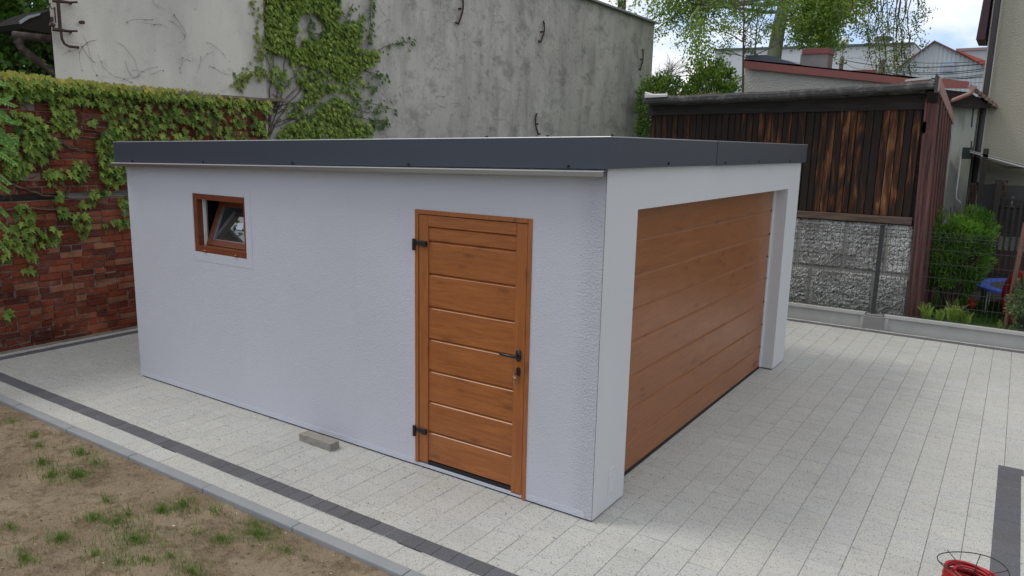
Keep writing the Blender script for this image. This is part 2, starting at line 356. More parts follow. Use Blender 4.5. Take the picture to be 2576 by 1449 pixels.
# pebbles and chips on the soil
mb = MB()
for i in range(3600):
    x, y = random.uniform(-8, 1.2), random.uniform(-4.0, -1.32); s_ = abs(random.gauss(0, 0.0045))+0.0025
    c = random.choice([(0.55, .5, .42), (.36, .29, .2), (.16, .115, .08), (.13, .09, .062), (.24, .18, .125), (.28, .21, .145), (.20, .15, .10), (.10, .07, .05)])
    if c[0] > .5: s_ *= 0.8
    v = np.array([(1, 0, 0), (0, 1, 0), (-1, 0, 0), (0, -1, 0), (0, 0, .7), (0, 0, -.6)])*s_*np.array([random.uniform(.7, 1.6), random.uniform(.6, 1.2), 1])@rotz(random.random()*3).T
    mb.add(v+np.array([x, y, soil_h(x, y)+s_*0.3]), [(0, 1, 4), (1, 2, 4), (2, 3, 4), (3, 0, 4), (1, 0, 5), (2, 1, 5), (3, 2, 5), (0, 3, 5)], c)
mp_ = Mat('pebble', (1, 1, 1), .9); mp_.attr()
tag(mb.build('pebbles', mp_.m, smooth=False), 'small pebbles and clods scattered over the bare soil', 'pebbles', kind='stuff')

# ------------------------------------------------------------------ the garage
L, W = 5.603, 5.141
gar = empty('garage', (-2.8, 2.5, 0), 'new white plastered garage with anthracite flat roof edge and oak coloured doors', 'garage')
def panel_wall(mb, fn, U, Vv, holes, thick):
    """wall panel with rectangular holes; fn(u, v, d) -> world, d depth into the wall"""
    us = sorted(set([U[0], U[1]]+[h[0] for h in holes]+[h[1] for h in holes])); vs = sorted(set([Vv[0], Vv[1]]+[h[2] for h in holes]+[h[3] for h in holes]))
    for i in range(len(us)-1):
        for j in range(len(vs)-1):
            uc, vc = (us[i]+us[i+1])/2, (vs[j]+vs[j+1])/2
            if any(h[0] < uc < h[1] and h[2] < vc < h[3] for h in holes): continue
            for d in (0, thick):
                q = [fn(us[i], vs[j], d), fn(us[i+1], vs[j], d), fn(us[i+1], vs[j+1], d), fn(us[i], vs[j+1], d)]
                mb.add(q, [(0, 1, 2, 3)] if d == 0 else [(3, 2, 1, 0)])
    for h in list(holes):
        fl = h[2] <= Vv[0]+1e-6; c = [(h[0], h[2]), (h[0], h[3]), (h[1], h[3]), (h[1], h[2])]
        for k in range(4):
            if fl and k == 3: continue
            a, b = c[k], c[(k+1) % 4]; mb.add([fn(*a, 0), fn(*b, 0), fn(*b, thick), fn(*a, thick)], [(0, 1, 2, 3)])
def ztop(x): return 2.444+(x/L)*0.136
DX0, DX1, DZ0, DZ1 = -1.624, -0.555, 0.038, 2.098
WX0, WX1, WZ0, WZ1 = -4.476, -3.681, 1.498, 2.068
GZ = 2.169; GY0, GY1 = 0.502, 4.632
mb = MB()
panel_wall(mb, lambda u, v, d: (u, d, v if v < 2.25 else ztop(u)+0.03), (-L, -0.003), (0.014, 2.4), [(DX0, DX1, DZ0, DZ1), (WX0, WX1, WZ0, WZ1)], 0.16)
mb.build('side_wall', m_side.m, gar)
mb = MB()
panel_wall(mb, lambda u, v, d: (-d, u, v), (0, W), (0.014, 2.49), [(GY0, GY1, 0.014, GZ)], 0.24)
mb.box(-0.24, -0.001, W, W+0.002, 0.014, 2.49)
mb.build('front_wall', m_front.m, gar)
mb = MB(); mb.box(-L+0.002, -L+0.16, 0.165, W-.002, 0.014, 2.3); mb.box(-L+.002, -0.25, W-0.16, W-0.004, 0.014, 2.3)
mb.build('rear_wall', m_side.m, gar)
mb = MB(); mb.box(-L+0.012, -0.012, 0.012, GY0-.006, -0.02, 0.013); mb.build('base_gap', m_rubber, gar); mb = MB(); mb.box(-.23, -.012, GY1+.006, W-.012, -.02, .013); mb.build('base_gap', m_rubber, gar)
mb = MB(); mb.box(-L+0.2, -0.26, 0.2, W-0.2, 0.0145, 0.02); mb.build('garage_floor', m_block, gar)
# plinth line along the foot of the side wall and the smooth band round the window
mb = MB()
for a, b in ((-L+.001, DX0-0.012), (DX1+0.012, -0.06)): mb.box(a, b, -0.0025, 0.001, 0.0145, 0.062)
mb.build('plinth_band', m_front2.m, gar)
mb = MB(); a = 0.085
mb.box(WX0-a, WX1+a, -0.0022, 0.001, WZ1+0.004, WZ1+a*0.8); mb.box(WX0-a, WX1+a, -0.0022, 0.001, WZ0-a, WZ0-0.004)
mb.box(WX0-a, WX0-0.004, -0.0022, 0.001, WZ0-0.004, WZ1+0.004); mb.box(WX1+0.004, WX1+a, -0.0022, 0.001, WZ0-0.004, WZ1+0.004)
mb.build('window_surround', m_side.m, gar)
mb = MB(); mb.box(-2.303, -2.300, -.0008, .001, .07, 2.30); mb.build('render_seam', m_side.m, gar)
# roof and its sheet edge
FX, FY, EY = 0.042, -0.062, W+0.035
def fz(x): return 2.461+(x-0.042)/5.745*0.133
def fzt(x): return 2.659+(x-0.042)/5.745*0.126
mb = MB(); x0 = -5.703
mb.prism([(x0, FY, fz(x0)), (FX-.0125, FY, fz(FX)), (FX-.0125, FY, fzt(FX)), (x0, FY, fzt(x0))], (0, 0.012, 0))
mb.prism([(x0, FY+.012, fzt(x0)-.006), (FX-.012, FY+.012, fzt(FX)-.006), (FX-.012, FY+.16, fzt(FX)-.006), (x0, FY+.16, fzt(x0)-.006)], (0, 0, 0.005))
mb.prism([(x0+.0, FY+.012, fz(x0)+.002), (FX-.012, FY+.012, fz(FX)+.002), (FX-.012, -.001, fz(FX)+.002), (x0, -.001, fz(x0)+.002)], (0, 0, 0.01))
fs = mb.build('side_fascia', m_fascia, gar)
mb = MB(); mb.tube([(x0, FY+.002, fzt(x0)+.002), (FX+.001, FY+.002, fzt(FX)+.002)], 0.004, 6); mb.build('lit_edge_line', m_edge, fs)  # pale metal edge, its colour also stands for the lit line on top
for x in (-5.365, -4.173, -2.932, -1.636, -0.254):
    z = fz(x)+0.014; mb = MB(); mb.tube([(x, FY+.002, z), (x, FY-.010, z), (x, FY-.0101, z), (x, FY-.014, z)], [.009, .009, .005, .005], 8); mb.build('screw', m_black, fs)
mb = MB()
mb.prism([(FX, FY, 2.461), (FX, 1.972, 2.466), (FX, 1.972, 2.664), (FX, FY, 2.659)], (-.012, 0, 0))
mb.prism([(FX+.004, 1.96, 2.460), (FX+.004, EY, 2.468), (FX+.004, EY, 2.672), (FX+.004, 1.96, 2.6645)], (-.0035, 0, 0))
mb.prism([(FX-.0, 1.975, 2.466), (FX, EY, 2.470), (FX, EY, 2.668), (FX, 1.975, 2.662)], (-.012, 0, 0))
mb.prism([(FX-.012, FY+.165, 2.650), (FX-.012, EY, 2.66), (FX-.16, EY, 2.66), (FX-.16, FY+.165, 2.650)], (0, 0, 0.005))
mb.box(-.001+.001, FX-.012, FY+.02, EY, 2.463, 2.473)
fr = mb.build('front_fascia', m_fascia, gar)
mb = MB(); mb.tube([(FX, FY, 2.661), (FX, 1.96, 2.666), (FX+.002, EY, 2.674)], 0.0035, 6); mb.build('lit_edge_line', m_edge, fr)  # same lit line painted as a pale edge along the front
for a, b in [((FX, y, 2.487), (FX+.012, y, 2.487)) for y in (0.90, 2.178, 3.2, 4.406)]+[((FX-.02, 0.0, 2.662), (FX-.02, 0.0, 2.676)), ((-.45, FY+.05, 2.64), (-.45, FY+.05, 2.668)), ((-.95, FY+.05, 2.63), (-.95, FY+.05, 2.655))]:
    mb = MB(); mb.tube([a, b], .009, 8); mb.build('screw', m_black, fr)
mb = MB(); mb.prism([(x0+.02, FY+.16, 2.50), (-0.12, FY+.16, 2.62), (-.12, W, 2.62), (x0+.02, W, 2.50)], (0, 0, -0.1)); mb.prism([(x0, W-.05, 2.33), (-.01, W-.05, 2.46), (-.01, W-.05, 2.655), (x0, W-.05, 2.53)], (0, .06, 0)); mb.build('roof', m_roof.m, gar)
mb = MB(); DY = -0.118; xr = 0.03      # drip strip under the sheet
def dz_(x): return 2.452+(x-0.03)/5.73*0.125

def strip(ya, za, yb, zb): mb.add([(x0, ya, dz_(x0)+za), (xr, ya, dz_(xr)+za), (xr, yb, dz_(xr)+zb), (x0, yb, dz_(x0)+zb)], [(0, 1, 2, 3)])
strip(DY, -.010, -.104, -.003); strip(-.104, -.003, -.004, .0005)
strip(DY+.004, -.040, DY, -.010); strip(-.004, -.040, DY+.007, -.0405)
mb.build('drip_strip', m_alu, gar)
# vent grille
mb = MB(); mb.box(-.001, 0.0005, .230, .317, .128, .33)
for k in range(11):
    z = .133+k*.0178; mb.prism([(.0005, .232, z), (.007, .232, z), (.0005, .232, z+.0045)], (0, .083, 0))
mb.build('vent_grille', m_front.m, gar)

# side door
def beadbox(mb, *a): mb.box(*a)
mb = MB(); fwid = 0.034
mb.box(DX0, DX0+fwid, -0.006, 0.07, DZ0, DZ1); mb.box(DX1-fwid, DX1, -0.006, 0.07, DZ0-.03, DZ1); mb.box(DX0+fwid, DX1-fwid, -0.006, 0.07, DZ1-fwid, DZ1)
door = mb.build('side_door', m_doorv.m, gar, bevel=0.002)
mb = MB(); lx0, lx1, lz1 = DX0+fwid+.004, DX1-fwid-.006, DZ1-fwid-.006
mb.box(lx0, lx0+.09, 0.0, 0.045, .055, lz1); mb.box(lx1-.094, lx1, 0.0, 0.045, .03, lz1)
mb.build('door_stile', m_doorv.m, door, bevel=0.003)
mb = MB(); mb.box(lx0+.0905, lx1-.0945, 0.0005, 0.045, lz1-.085, lz1); mb.build('door_rail', m_door.m, door, bevel=0.003)
mb = MB(); zs = [.070, .319, .574, .830, 1.088, 1.343, 1.603, 1.856, lz1-.086]; gx0, gx1 = lx0+.0905, lx1-.0945
for i in range(len(zs)-1):
    a, b = zs[i], zs[i+1]; g_ = 0.011
    mb.prism([(gx0, .010, a+.012), (gx0, .010, b-g_), (gx0, .026, b+.002), (gx0, .04, b+.002), (gx0, .04, a+.002), (gx0, .026, a+.002)], (gx1-gx0, 0, 0))
mb.build('door_panel', m_door.m, door)
mb = MB(); mb.box(lx0-.003, lx1+.003, .046, .055, .04, lz1+.004); mb.box(lx0+.09, lx1-.096, .008, .03, .036, .069); mb.build('threshold', m_rubber, door)
for z in (0.305, 1.825):
    mb = MB(); mb.tube([(DX0-.002, -.016, z-.045), (DX0-.002, -.016, z+.045)], .013, 10); mb.box(DX0+.002, lx0+.075, -.016, -.0065, z-.002, z+.034); mb.box(lx0+.035, lx0+.085, -.024, -.002, z-.008, z+.036)
    mb.build('hinge', m_black, door, bevel=0.003)
mb = MB(); hx, hz_ = lx1-.048, 1.105
mb.prism([(hx+.02*math.cos(t), 0, hz_+.036*(1 if math.sin(t) > 0 else -1)*0.55+.025*math.sin(t)) for t in np.linspace(0, 2*math.pi, 20, endpoint=False)], (0, -.010, 0))
mb.tube([(hx, -.008, hz_), (hx, -.045, hz_), (hx-.012, -.055, hz_), (hx-.06, -.056, hz_), (hx-.125, -.052, hz_+.001), (hx-.137, -.042, hz_), (hx-.14, -.032, hz_)], [.011, .011, .011, .010, .010, .010, .009], 10)
mb.build('door_handle', m_black, door, smooth=True)
mb = MB(); kz = 0.985
mb.prism([(hx+.016*math.cos(t), 0, kz+.02*math.sin(t)+(.012 if math.sin(t) > 0 else -.012)) for t in np.linspace(0, 2*math.pi, 20, endpoint=False)], (0, -.009, 0))
mb.build('lock_plate', m_black, door)
mb = MB(); mb.box(hx-.0015, hx+.0015, -.045, -.009, kz-.004, kz+.004); mb.obox((hx, -.052, kz-.004), (.003, .018, .022))
mb.tube([(hx, -.055+.012*math.cos(t), kz-.028+.014*math.sin(t)) for t in np.linspace(0, 6.28, 12, endpoint=False)], .0014, 5, closed=True)
for k, (dx, a) in enumerate(((-.004, .15), (.003, -.1))):
    mb.obox((hx+dx, -.05, kz-.052), (.0025, .016, .02), rotx(a)); mb.obox((hx+dx, -.05, kz-.078), (.0022, .006, .034), rotx(a))
mb.build('key', m_chrome, door)

# window, tilted open at the top into the garage
mb = MB(); b = .055; y0, y1 = 0.004, 0.07
mb.box(WX0, WX1, y0, y1, WZ1-b, WZ1); mb.box(WX0, WX1, y0, y1, WZ0, WZ0+.062); mb.box(WX0, WX0+b, y0+.001, y1, WZ0+.063, WZ1-b-.001); mb.box(WX1-b*.55, WX1, y0+.001, y1, WZ0+.063, WZ1-b-.001)
win = mb.build('window', m_winf.m, gar, bevel=0.003)
mb = MB(); mb.box(WX0+b*.2, WX0+b+.010, y1+.001, .100, WZ0+.06, WZ1-b); mb.box(WX1-b*.5, WX1-.004, y1+.001, .10, WZ0+.06, WZ1-b); mb.box(WX0+b+.011, WX1-b*.5-.001, y1+.001, .073, WZ0+.02, WZ0+.06)
mb.build('inner_frame', m_white, win)
TA = R(-23); hp = np.array([0, 0.075, WZ0+.064])
def sash(p): v = np.array(p, float)-hp; q = rotx(TA)@v; return q+hp
def sbox(mb, x0, x1, y0, y1, z0, z1, col=None):
    v = [sash((x, y, z)) for z in (z0, z1) for y in (y0, y1) for x in (x0, x1)]
    mb.add(v, [(0, 2, 3, 1), (4, 5, 7, 6), (0, 1, 5, 4), (2, 6, 7, 3), (0, 4, 6, 2), (1, 3, 7, 5)], col)
sx0, sx1, sz0, sz1 = WX0+b+.012, WX1-b*.55-.01, WZ0+.066, WZ1-b+.02; a = .062
mb = MB(); sbox(mb, sx0, sx1, .076, .135, sz0, sz0+a); sbox(mb, sx0, sx1, .076, .135, sz1-a, sz1); sbox(mb, sx0, sx0+a, .0765, .135, sz0+a+.001, sz1-a-.001); sbox(mb, sx1-a, sx1, .0765, .135, sz0+a+.001, sz1-a-.001)
mb.build('sash', m_winf.m, win, bevel=0.003)
mb = MB(); sbox(mb, sx0+a-.001, sx1-a+.001, .098, .104, sz0+a-.001, sz1-a+.001); mb.build('glass', m_glass, win)
mb = MB(); sbox(mb, sx0+a-.0, sx0+a+.008, .088, .0975, sz0+a, sz1-a); sbox(mb, sx0+a+.008, sx1-a, .088, .0975, sz0+a, sz0+a+.006); mb.build('glazing_bead', m_alu, win)
mb = MB(); cx, cz = (sx0+sx1)/2+.055, sz0+a+.165; sbox(mb, cx-.045, cx+.045, .0965, .0975, cz-.033, cz+.033); mb.build('paper_sticker', m_paper, win)
for x in (WX0+.16, WX1-.16):
    mb = MB(); mb.lathe((x, .004, WZ0+.014), [(.022, 0), (.021, .006), (.012, .014), (.002, .016)], 12); mb.build('drain_cap', m_winf.m, win, smooth=True)

# sectional door
gx = -0.15
mb = MB(); zz = [0.03, .280, .555, .833, 1.118, 1.376, 1.643, 1.916, 2.2]
for i in range(8):
    a, b = zz[i], zz[i+1]; gr = .024
    mb.prism([(gx-.002, GY0-.05, a), (gx, GY0-.05, a+.004), (gx, GY0-.05, b-gr), (gx-.012, GY0-.05, b), (gx-.04, GY0-.05, b), (gx-.04, GY0-.05, a)], (0, GY1-GY0+.0, 0))
gate = mb.build('sectional_door', m_gate.m, gar)
mb = MB(); mb.box(gx-.04, gx+.006, GY0-.05, GY1-.04, .004, .030); mb.box(gx-.09, gx-.03, GY1-.052, GY1-.028, .03, GZ); mb.build('rubber_seal', m_rubber, gate)
mb = MB(); mb.box(gx-.08, gx+.012, GY1-.028, GY1-.0005, .016, GZ-.001); mb.build('guide_rail', m_white, gate)
for z in zz[1:-1]: mb = MB(); mb.box(gx-.01, gx+.004, GY1-.062, GY1-.050, z-.012, z+.012); mb.build('roller_bracket', m_black, gate)
mb = MB(); mb.box(gx, gx+.003, GY1-.29, GY1-.09, .075, .115); pl = mb.build('name_plate', m_winf.m, gate)
mb = MB(); mb.box(gx+.003, gx+.0036, GY1-.28, GY1-.10, .083, .107); mb.build('plate_field', Mat('plate_red', (.30, .07, .035), .5).m, pl)

# loose concrete block on the paving
mb = MB(); c = np.array([-2.585, -.165, .034]); 
nx_, ny_, nz_ = 16, 5, 4; rr = rotz(R(-1.5)); gv = {}
def blk(i, j, k):
    p = np.array([(i/nx_-.5)*.40, (j/ny_-.5)*.105, (k/nz_-.5)*.062]); n3 = mnoise.noise_vector(Vector(p*22)); p = p*np.array([1, 1-.05*abs(i/nx_-.5), 1])+np.array(n3)*.006
    return rr@p+c
bm_faces = []; vs = []
def addv(i, j, k):
    if (i, j, k) not in gv: gv[(i, j, k)] = len(vs); vs.append(blk(i, j, k))
    return gv[(i, j, k)]
for k in (0, nz_):
    for i in range(nx_):
        for j in range(ny_):
            q = [addv(i, j, k), addv(i+1, j, k), addv(i+1, j+1, k), addv(i, j+1, k)]; bm_faces.append(tuple(q if k else q[::-1]))
for j in (0, ny_):
    for i in range(nx_):
        for k in range(nz_):
            q = [addv(i, j, k), addv(i+1, j, k), addv(i+1, j, k+1), addv(i, j, k+1)]; bm_faces.append(tuple(q[::-1] if j else q))
for i in (0, nx_):
    for j in range(ny_):
        for k in range(nz_):
            q = [addv(i, j, k), addv(i, j+1, k), addv(i, j+1, k+1), addv(i, j, k+1)]; bm_faces.append(tuple(q if i else q[::-1]))
mb.add(vs, bm_faces); tag(mb.build('concrete_block', m_loose), 'loose rough concrete block lying on the paving beside the garage', 'block')

# red cable coiled on a wire reel
P = at(2452, 1392, 2, .20); q = P[:2]-CAM[:2]; cx, cy = (P[:2]-.185*q/np.linalg.norm(q)).tolist()
rl = empty('hose_reel', (cx, cy, 0.008), 'red hose coiled on a thin wire reel standing on the paving', 'hose reel')
m_hose = Mat('red_hose', (0.34, 0.012, 0.018), 0.38).m; m_wire = Mat('rusty_wire', (0.05, 0.04, 0.032), 0.6, 0.6).m
mb = MB(); pts = []
for i in range(9*28):
    t = i/28; rad = .118+.018*math.sin(t*2.3)+.010*math.sin(i*.11); z = .04+.014*t+.010*math.sin(i*.18+t); a = 2*math.pi*i/28
    pts.append((cx+rad*math.cos(a), cy+rad*math.sin(a), z))
mb.tube(pts, .0085, 7); pts = [(cx+(.140+.004*math.sin(i*.7))*math.cos(i*.22), cy+(.138)*math.sin(i*.22)*1.0, .045+.015*(i*.22/6.28)+.008*math.sin(i*.3)) for i in range(200)]
mb.tube(pts, .0085, 7); mb.build('hose', m_hose, rl, smooth=True)
mb = MB()
for rad, z in ((.185, .20), (.185, .02), (.088, .03)): mb.tube([(cx+rad*math.cos(a), cy+rad*math.sin(a), z+.012*math.sin(2*a)) for a in np.linspace(0, 6.2832, 40, endpoint=False)], .0032, 6, closed=True)
for k in range(6):
    a = k*math.pi/3+.35; e = np.array([math.cos(a), math.sin(a), 0]); o_ = np.array([cx, cy, 0])
    mb.tube([o_+e*.185+[0, 0, .205], o_+e*.092+[0, 0, .165], o_+e*.088+[0, 0, .03], o_+e*.185+[0, 0, .02]], .0028, 5)
mb.build('wire_frame', m_wire, rl, smooth=True)

# ------------------------------------------------------------------ brick wall
BX = -7.72
def brick_top(y): return 3.22+0.03*mnoise.noise(Vector((y, 0, 0)))
m = Mat('old_brick', (1, 1, 1), 0.92, spec=0.1); m.attr()
m.mix(m.ramp(m.noise(1.1, detail=6, rough=.65), 0.38, 0.62, 0, 0.85), (0.42, 0.36, 0.35), 'MULTIPLY')
m.mix(m.ramp(m.noise(5, detail=8, rough=.75), 0.52, 0.66, 0, 0.5), (0.06, 0.028, 0.021))
m.mix(m.ramp(m.noise(17, detail=6, rough=.7), 0.56, 0.68, 0, 0.28), (0.38, 0.17, 0.09))
m.mix(m.ramp(m.noise(10, m.coords((1, 1, 1), (1, 1, 0)), 5, .7), 0.58, 0.72, 0, 0.55), (0.30, 0.24, 0.20))
m.bump(m.noise(38, detail=6, rough=.7), 0.9, 0.012); m_brick = m.m
m = Mat('old_mortar', (0.24, 0.21, 0.175), 0.95, spec=0.1); m.mix(m.ramp(m.noise(2.2, detail=7), 0.48, 0.68, 0, .8), (0.12, 0.095, 0.08)); m.bump(m.noise(45, detail=5), 1, .01); m_mortar = m.m
bw = empty('brick_wall', (BX-.15, 0.5, 0), 'old red brick boundary wall partly covered by climbing vine', 'wall')
mb = MB(); mb.box(BX-.30, BX-.018, -4.5, 3.50, -.05, 1.80); mb.box(BX-.299, BX-.27, -4.49, 3.49, 1.801, 1.881); mb.box(BX-.30, BX-.018, -4.5, 3.50, 1.882, 3.17); mb.build('mortar', m_mortar, bw)
mb = MB(); BH, BLn = .0825, .275
for r_ in range(39):
    z = -.01+r_*BH+.0; y = -4.5+(r_ % 2)*.135-.07+random.uniform(-.02, .02); k = 0
    while y < 3.49:
        ln = BLn-.012 if random.random() > .42 else .128
        y1 = min(y+ln, 3.5); z1 = z+BH-.010
        if 1.82 < z+.03 < 1.90 and -.6 < y < 2.2 and random.random() < .8: y += ln+.012; continue      # a course rotted out
        dep = random.gauss(0, .005)+(-.014 if random.random() < .05 else 0)
        c = random.choice([(.30, .075, .038), (.33, .09, .045), (.26, .062, .034), (.36, .12, .065), (.24, .06, .035), (.25, .075, .048), (.17, .055, .04), (.42, .19, .11), (.30, .08, .04)])
        b_ = random.uniform(.70, 1.0); c = tuple(x_*b_ for x_ in c); ch = .006; X0 = BX+dep
        j = lambda: random.gauss(0, .0045)
        o4 = [(y+j(), z+j()), (y1+j(), z+j()), (y1+j(), z1+j()), (y+j(), z1+j())]
        cxm, czm = (y+y1)/2, (z+z1)/2
        v = [(X0-.05, a_, b2) for a_, b2 in o4]+[(X0-ch, a_, b2) for a_, b2 in o4]+[(X0+j()*.4, a_+(ch if a_ < cxm else -ch), b2+(ch if b2 < czm else -ch)) for a_, b2 in o4]
        mb.add(v, [(8, 9, 10, 11)]+[(k_, (k_+1) % 4, 4+(k_+1) % 4, 4+k_) for k_ in range(4)]+[(4+k_, 4+(k_+1) % 4, 8+(k_+1) % 4, 8+k_) for k_ in range(4)], c)
        y += ln+.012
mb.build('brickwork', m_brick, bw)
mb = MB(); y = -4.5
while y < 3.5:
    mb.obox((BX-.13, y+.2, 3.20+random.gauss(0, .006)), (.42, .385, .045), rotx(random.gauss(0, .01))); y += .4
mb.build('coping', m_mortar, bw, bevel=.006)
mb = MB(); mb.box(BX-.02, BX+.05, -4.5, 3.5, -.05, .02); mb.build('mortar_footing', m_mortar, bw)

# ------------------------------------------------------------------ tall grey building
GX = -7.9; GY0_, GY1_ = 0.47, 18.57
m = Mat('weathered_render', (0.54, 0.515, 0.455), 0.93, spec=0.12)
m.mix(m.ramp(m.noise(0.32, detail=7, rough=.6), 0.38, 0.62), (0.44, 0.42, 0.375))
m.mix(m.ramp(m.noise(1.3, m.coords((1, 1.6, .35)), 7, .62), 0.46, 0.68, 0, 0.75), (0.28, 0.268, 0.245))
m.mix(m.ramp(m.noise(2.3, m.coords((1, .7, 1), (.3, .2, 0)), 8, .72), 0.50, 0.64, 0, 0.6), (0.19, 0.185, 0.17))
m.mix(m.ramp(m.noise(9, detail=7, rough=.75), 0.56, 0.66, 0, 0.6), (0.15, 0.145, 0.13))
m.mix(m.ramp(m.noise(5, m.coords((1, 1, 1), (2, 1, 0)), 6, .7), 0.58, 0.75, 0, 0.35), (0.58, 0.56, 0.50))
m.bump(m.noise(60, detail=5), .5, .012); m.bump(m.noise(3, detail=4), .5, .05); m_render = m.m
m = Mat('pale_render', (0.66, 0.62, 0.54), 0.93, spec=0.12)
m.mix(m.ramp(m.noise(0.8, m.coords((1, 1.5, .5)), 7), 0.42, 0.66, 0, .85), (0.46, 0.44, 0.39))
m.mix(m.ramp(m.noise(3.2, m.coords((1, .8, 1.), (.3, 0, 0)), 8, .72), 0.56, 0.7, 0, 0.5), (0.30, 0.29, 0.27))
m.mix(m.ramp(m.noise(14, detail=7, rough=.75), 0.62, 0.72, 0, 0.55), (0.14, 0.13, 0.12)); m.bump(m.noise(60, detail=5), .5, .01); m_render2 = m.m
gb = empty('tall_house', (GX-3, 9.5, 0), 'tall grey rendered house wall, windowless and stained, behind the garage', 'house')
mb = MB(); mb.prism([(GX, GY0_+3.18, 0), (GX, GY1_, 0), (GX, GY1_, 6.40), (GX, GY0_+3.18, 6.40)], (-7, 0, 0)); mb.build('wall', m_render, gb)
mb = MB(); mb.prism([(GX+.03, GY0_, 0), (GX+.03, GY0_+3.178, 0), (GX-.3, GY0_+3.178, 0), (GX-.3, GY0_+.22, 0)], (0, 0, 6.4)); mb.prism([(GX-.301, GY0_+.25, 0), (GX-.301, GY0_+3.178, 0), (-14.9, GY0_+5, 0), (-14.9, GY0_+4.8, 0)], (0, 0, 6.4)); mb.build('pale_wall_section', m_render2, gb)
mb = MB(); mb.prism([(GX+.14, GY0_-.1, 6.40), (GX+.14, GY1_+.10, 6.40), (GX-.0, GY1_+.10, 6.47), (GX-.0, GY0_-.1, 6.47)], (-.004, 0, .03))
mb.prism([(GX+.14, GY0_-.1, 6.403), (GX+.14, GY1_+.10, 6.403), (GX-7.1, GY1_+.10, 7.0), (GX-7.1, GY0_+5, 7.0)], (0, 0, .04)); mb.build('roof_edge', m_edge, gb)
m_iron = Mat('rusty_iron', (0.055, 0.035, 0.030), 0.75, 0.3); m_iron.mix(m_iron.ramp(m_iron.noise(20, detail=5), .45, .65), (.10, .055, .04))
def hook(px, py, h, flip=1):
    c = at(px, py, 0, GX+.05); mb = MB()
    pts = [c+np.array([0, flip*.10*math.sin(t*3.3+.4), (0.5-t)*h]) for t in np.linspace(0, 1, 9)]
    pts = [pts[0]+[0, flip*.06, -.06]]+pts+[pts[-1]+[0, -flip*.10, .02]]
    mb.tube(pts, .020, 6); mb.tube([c-[.05, 0, 0], c+[.02, 0, 0]], .022, 6); mb.build('wall_anchor', m_iron.m, gb)
for a in ((1158, 22, .62), (1364, 80, .5), (1614, 150, .62), (1352, 312, .5, -1)): hook(*a)
def cp(x, y, d=0.0): return at(x*.3038, y*.3038, 0, GX+.05+d)     # from an enlarged corner of the photo
mb = MB(); d = .10
mb.tube([cp(470, -120, d), cp(480, 0, d), cp(490, 130, d), cp(500, 262, d)], .022, 6)
mb.tube([cp(452, 60, d), cp(458, 150, d), cp(462, 190, d)], .010, 6)
mb.tube([cp(505, 262, d), cp(512, 320, d), cp(535, 365, d), cp(575, 385, d), cp(645, 392, d), cp(648, 392, -.02)], .016, 8)
mb.tube([cp(415, 25, d), cp(412, 50, d), cp(428, 74, d), cp(448, 72, d)], .007, 5)
for yy in (12, 250):
    mb.tube([cp(438, yy-6, d), cp(500, yy, d), cp(580, yy+10, d*.7)], [.022, .022, .015], 5); mb.tube([cp(560, yy+8, d), cp(640, yy+6, d)], .013, 5); mb.tube([cp(585, yy+15, d), cp(585, yy+15, -.05)], .018, 5)
mb.tube([cp(415, 195, d), cp(450, 215, d)], .028, 8); mb.tube([cp(430, 140, d), cp(432, 180, d)], .018, 8)
mb.tube([cp(665, 185, .0), cp(692, 185, .06)], .022, 8)
o = mb.build('iron_bracket', m_iron.m, gb)

# low roof and drainpipe seen past its left corner
lr = empty('low_outbuilding', (-10.2, 1.8, 0), 'low dark roof with brown gutter pipe behind the brick wall top', 'outbuilding')
def bp(x, y, X=-9.5): return at(x*.3038, y*.3038, 0, X)
mb = MB(); mb.prism([bp(160, 195), bp(330, 110), bp(460, 70), bp(470, 285), bp(195, 240)], (-.9, 0, 0)); mb.build('roof', Mat('dark_roof_felt', (.03, .026, .022), .9).m, lr)
mb = MB(); mb.prism([bp(155, 175, -9.49), bp(230, 130, -9.49), bp(330, 108, -9.49), bp(325, 125, -9.49), bp(235, 155, -9.49), bp(165, 200, -9.49)], (.02, 0, 0)); mb.build('metal_flashing', Mat('zinc', (.45, .5, .56), .5, .4).m, lr)
mb = MB(); mb.prism([(-9.6, 1.9, 0), (-9.6, 3, 0), (-9.6, 3, 4), (-9.6, 1.9, 3.9)], (-.6, 0, 0)); mb.build('wall', m_render, lr)
m_bpipe = Mat('brown_pipe', (.055, .036, .032), .5); m_bpipe.mix(m_bpipe.ramp(m_bpipe.noise(12, detail=5), .5, .65, 0, .5), (.20, .17, .15))
mb = MB(); mb.tube([bp(108, 290, -9.4), bp(420, 322, -9.4)], .055, 10); mb.tube([bp(155, 300, -9.4), bp(158, 365, -9.4), bp(185, 405, -9.4), bp(330, 520, -9.4), bp(470, 620, -9.3), bp(490, 900, -9.3)], .052, 10); mb.build('drainpipe', m_bpipe.m, lr, smooth=True)

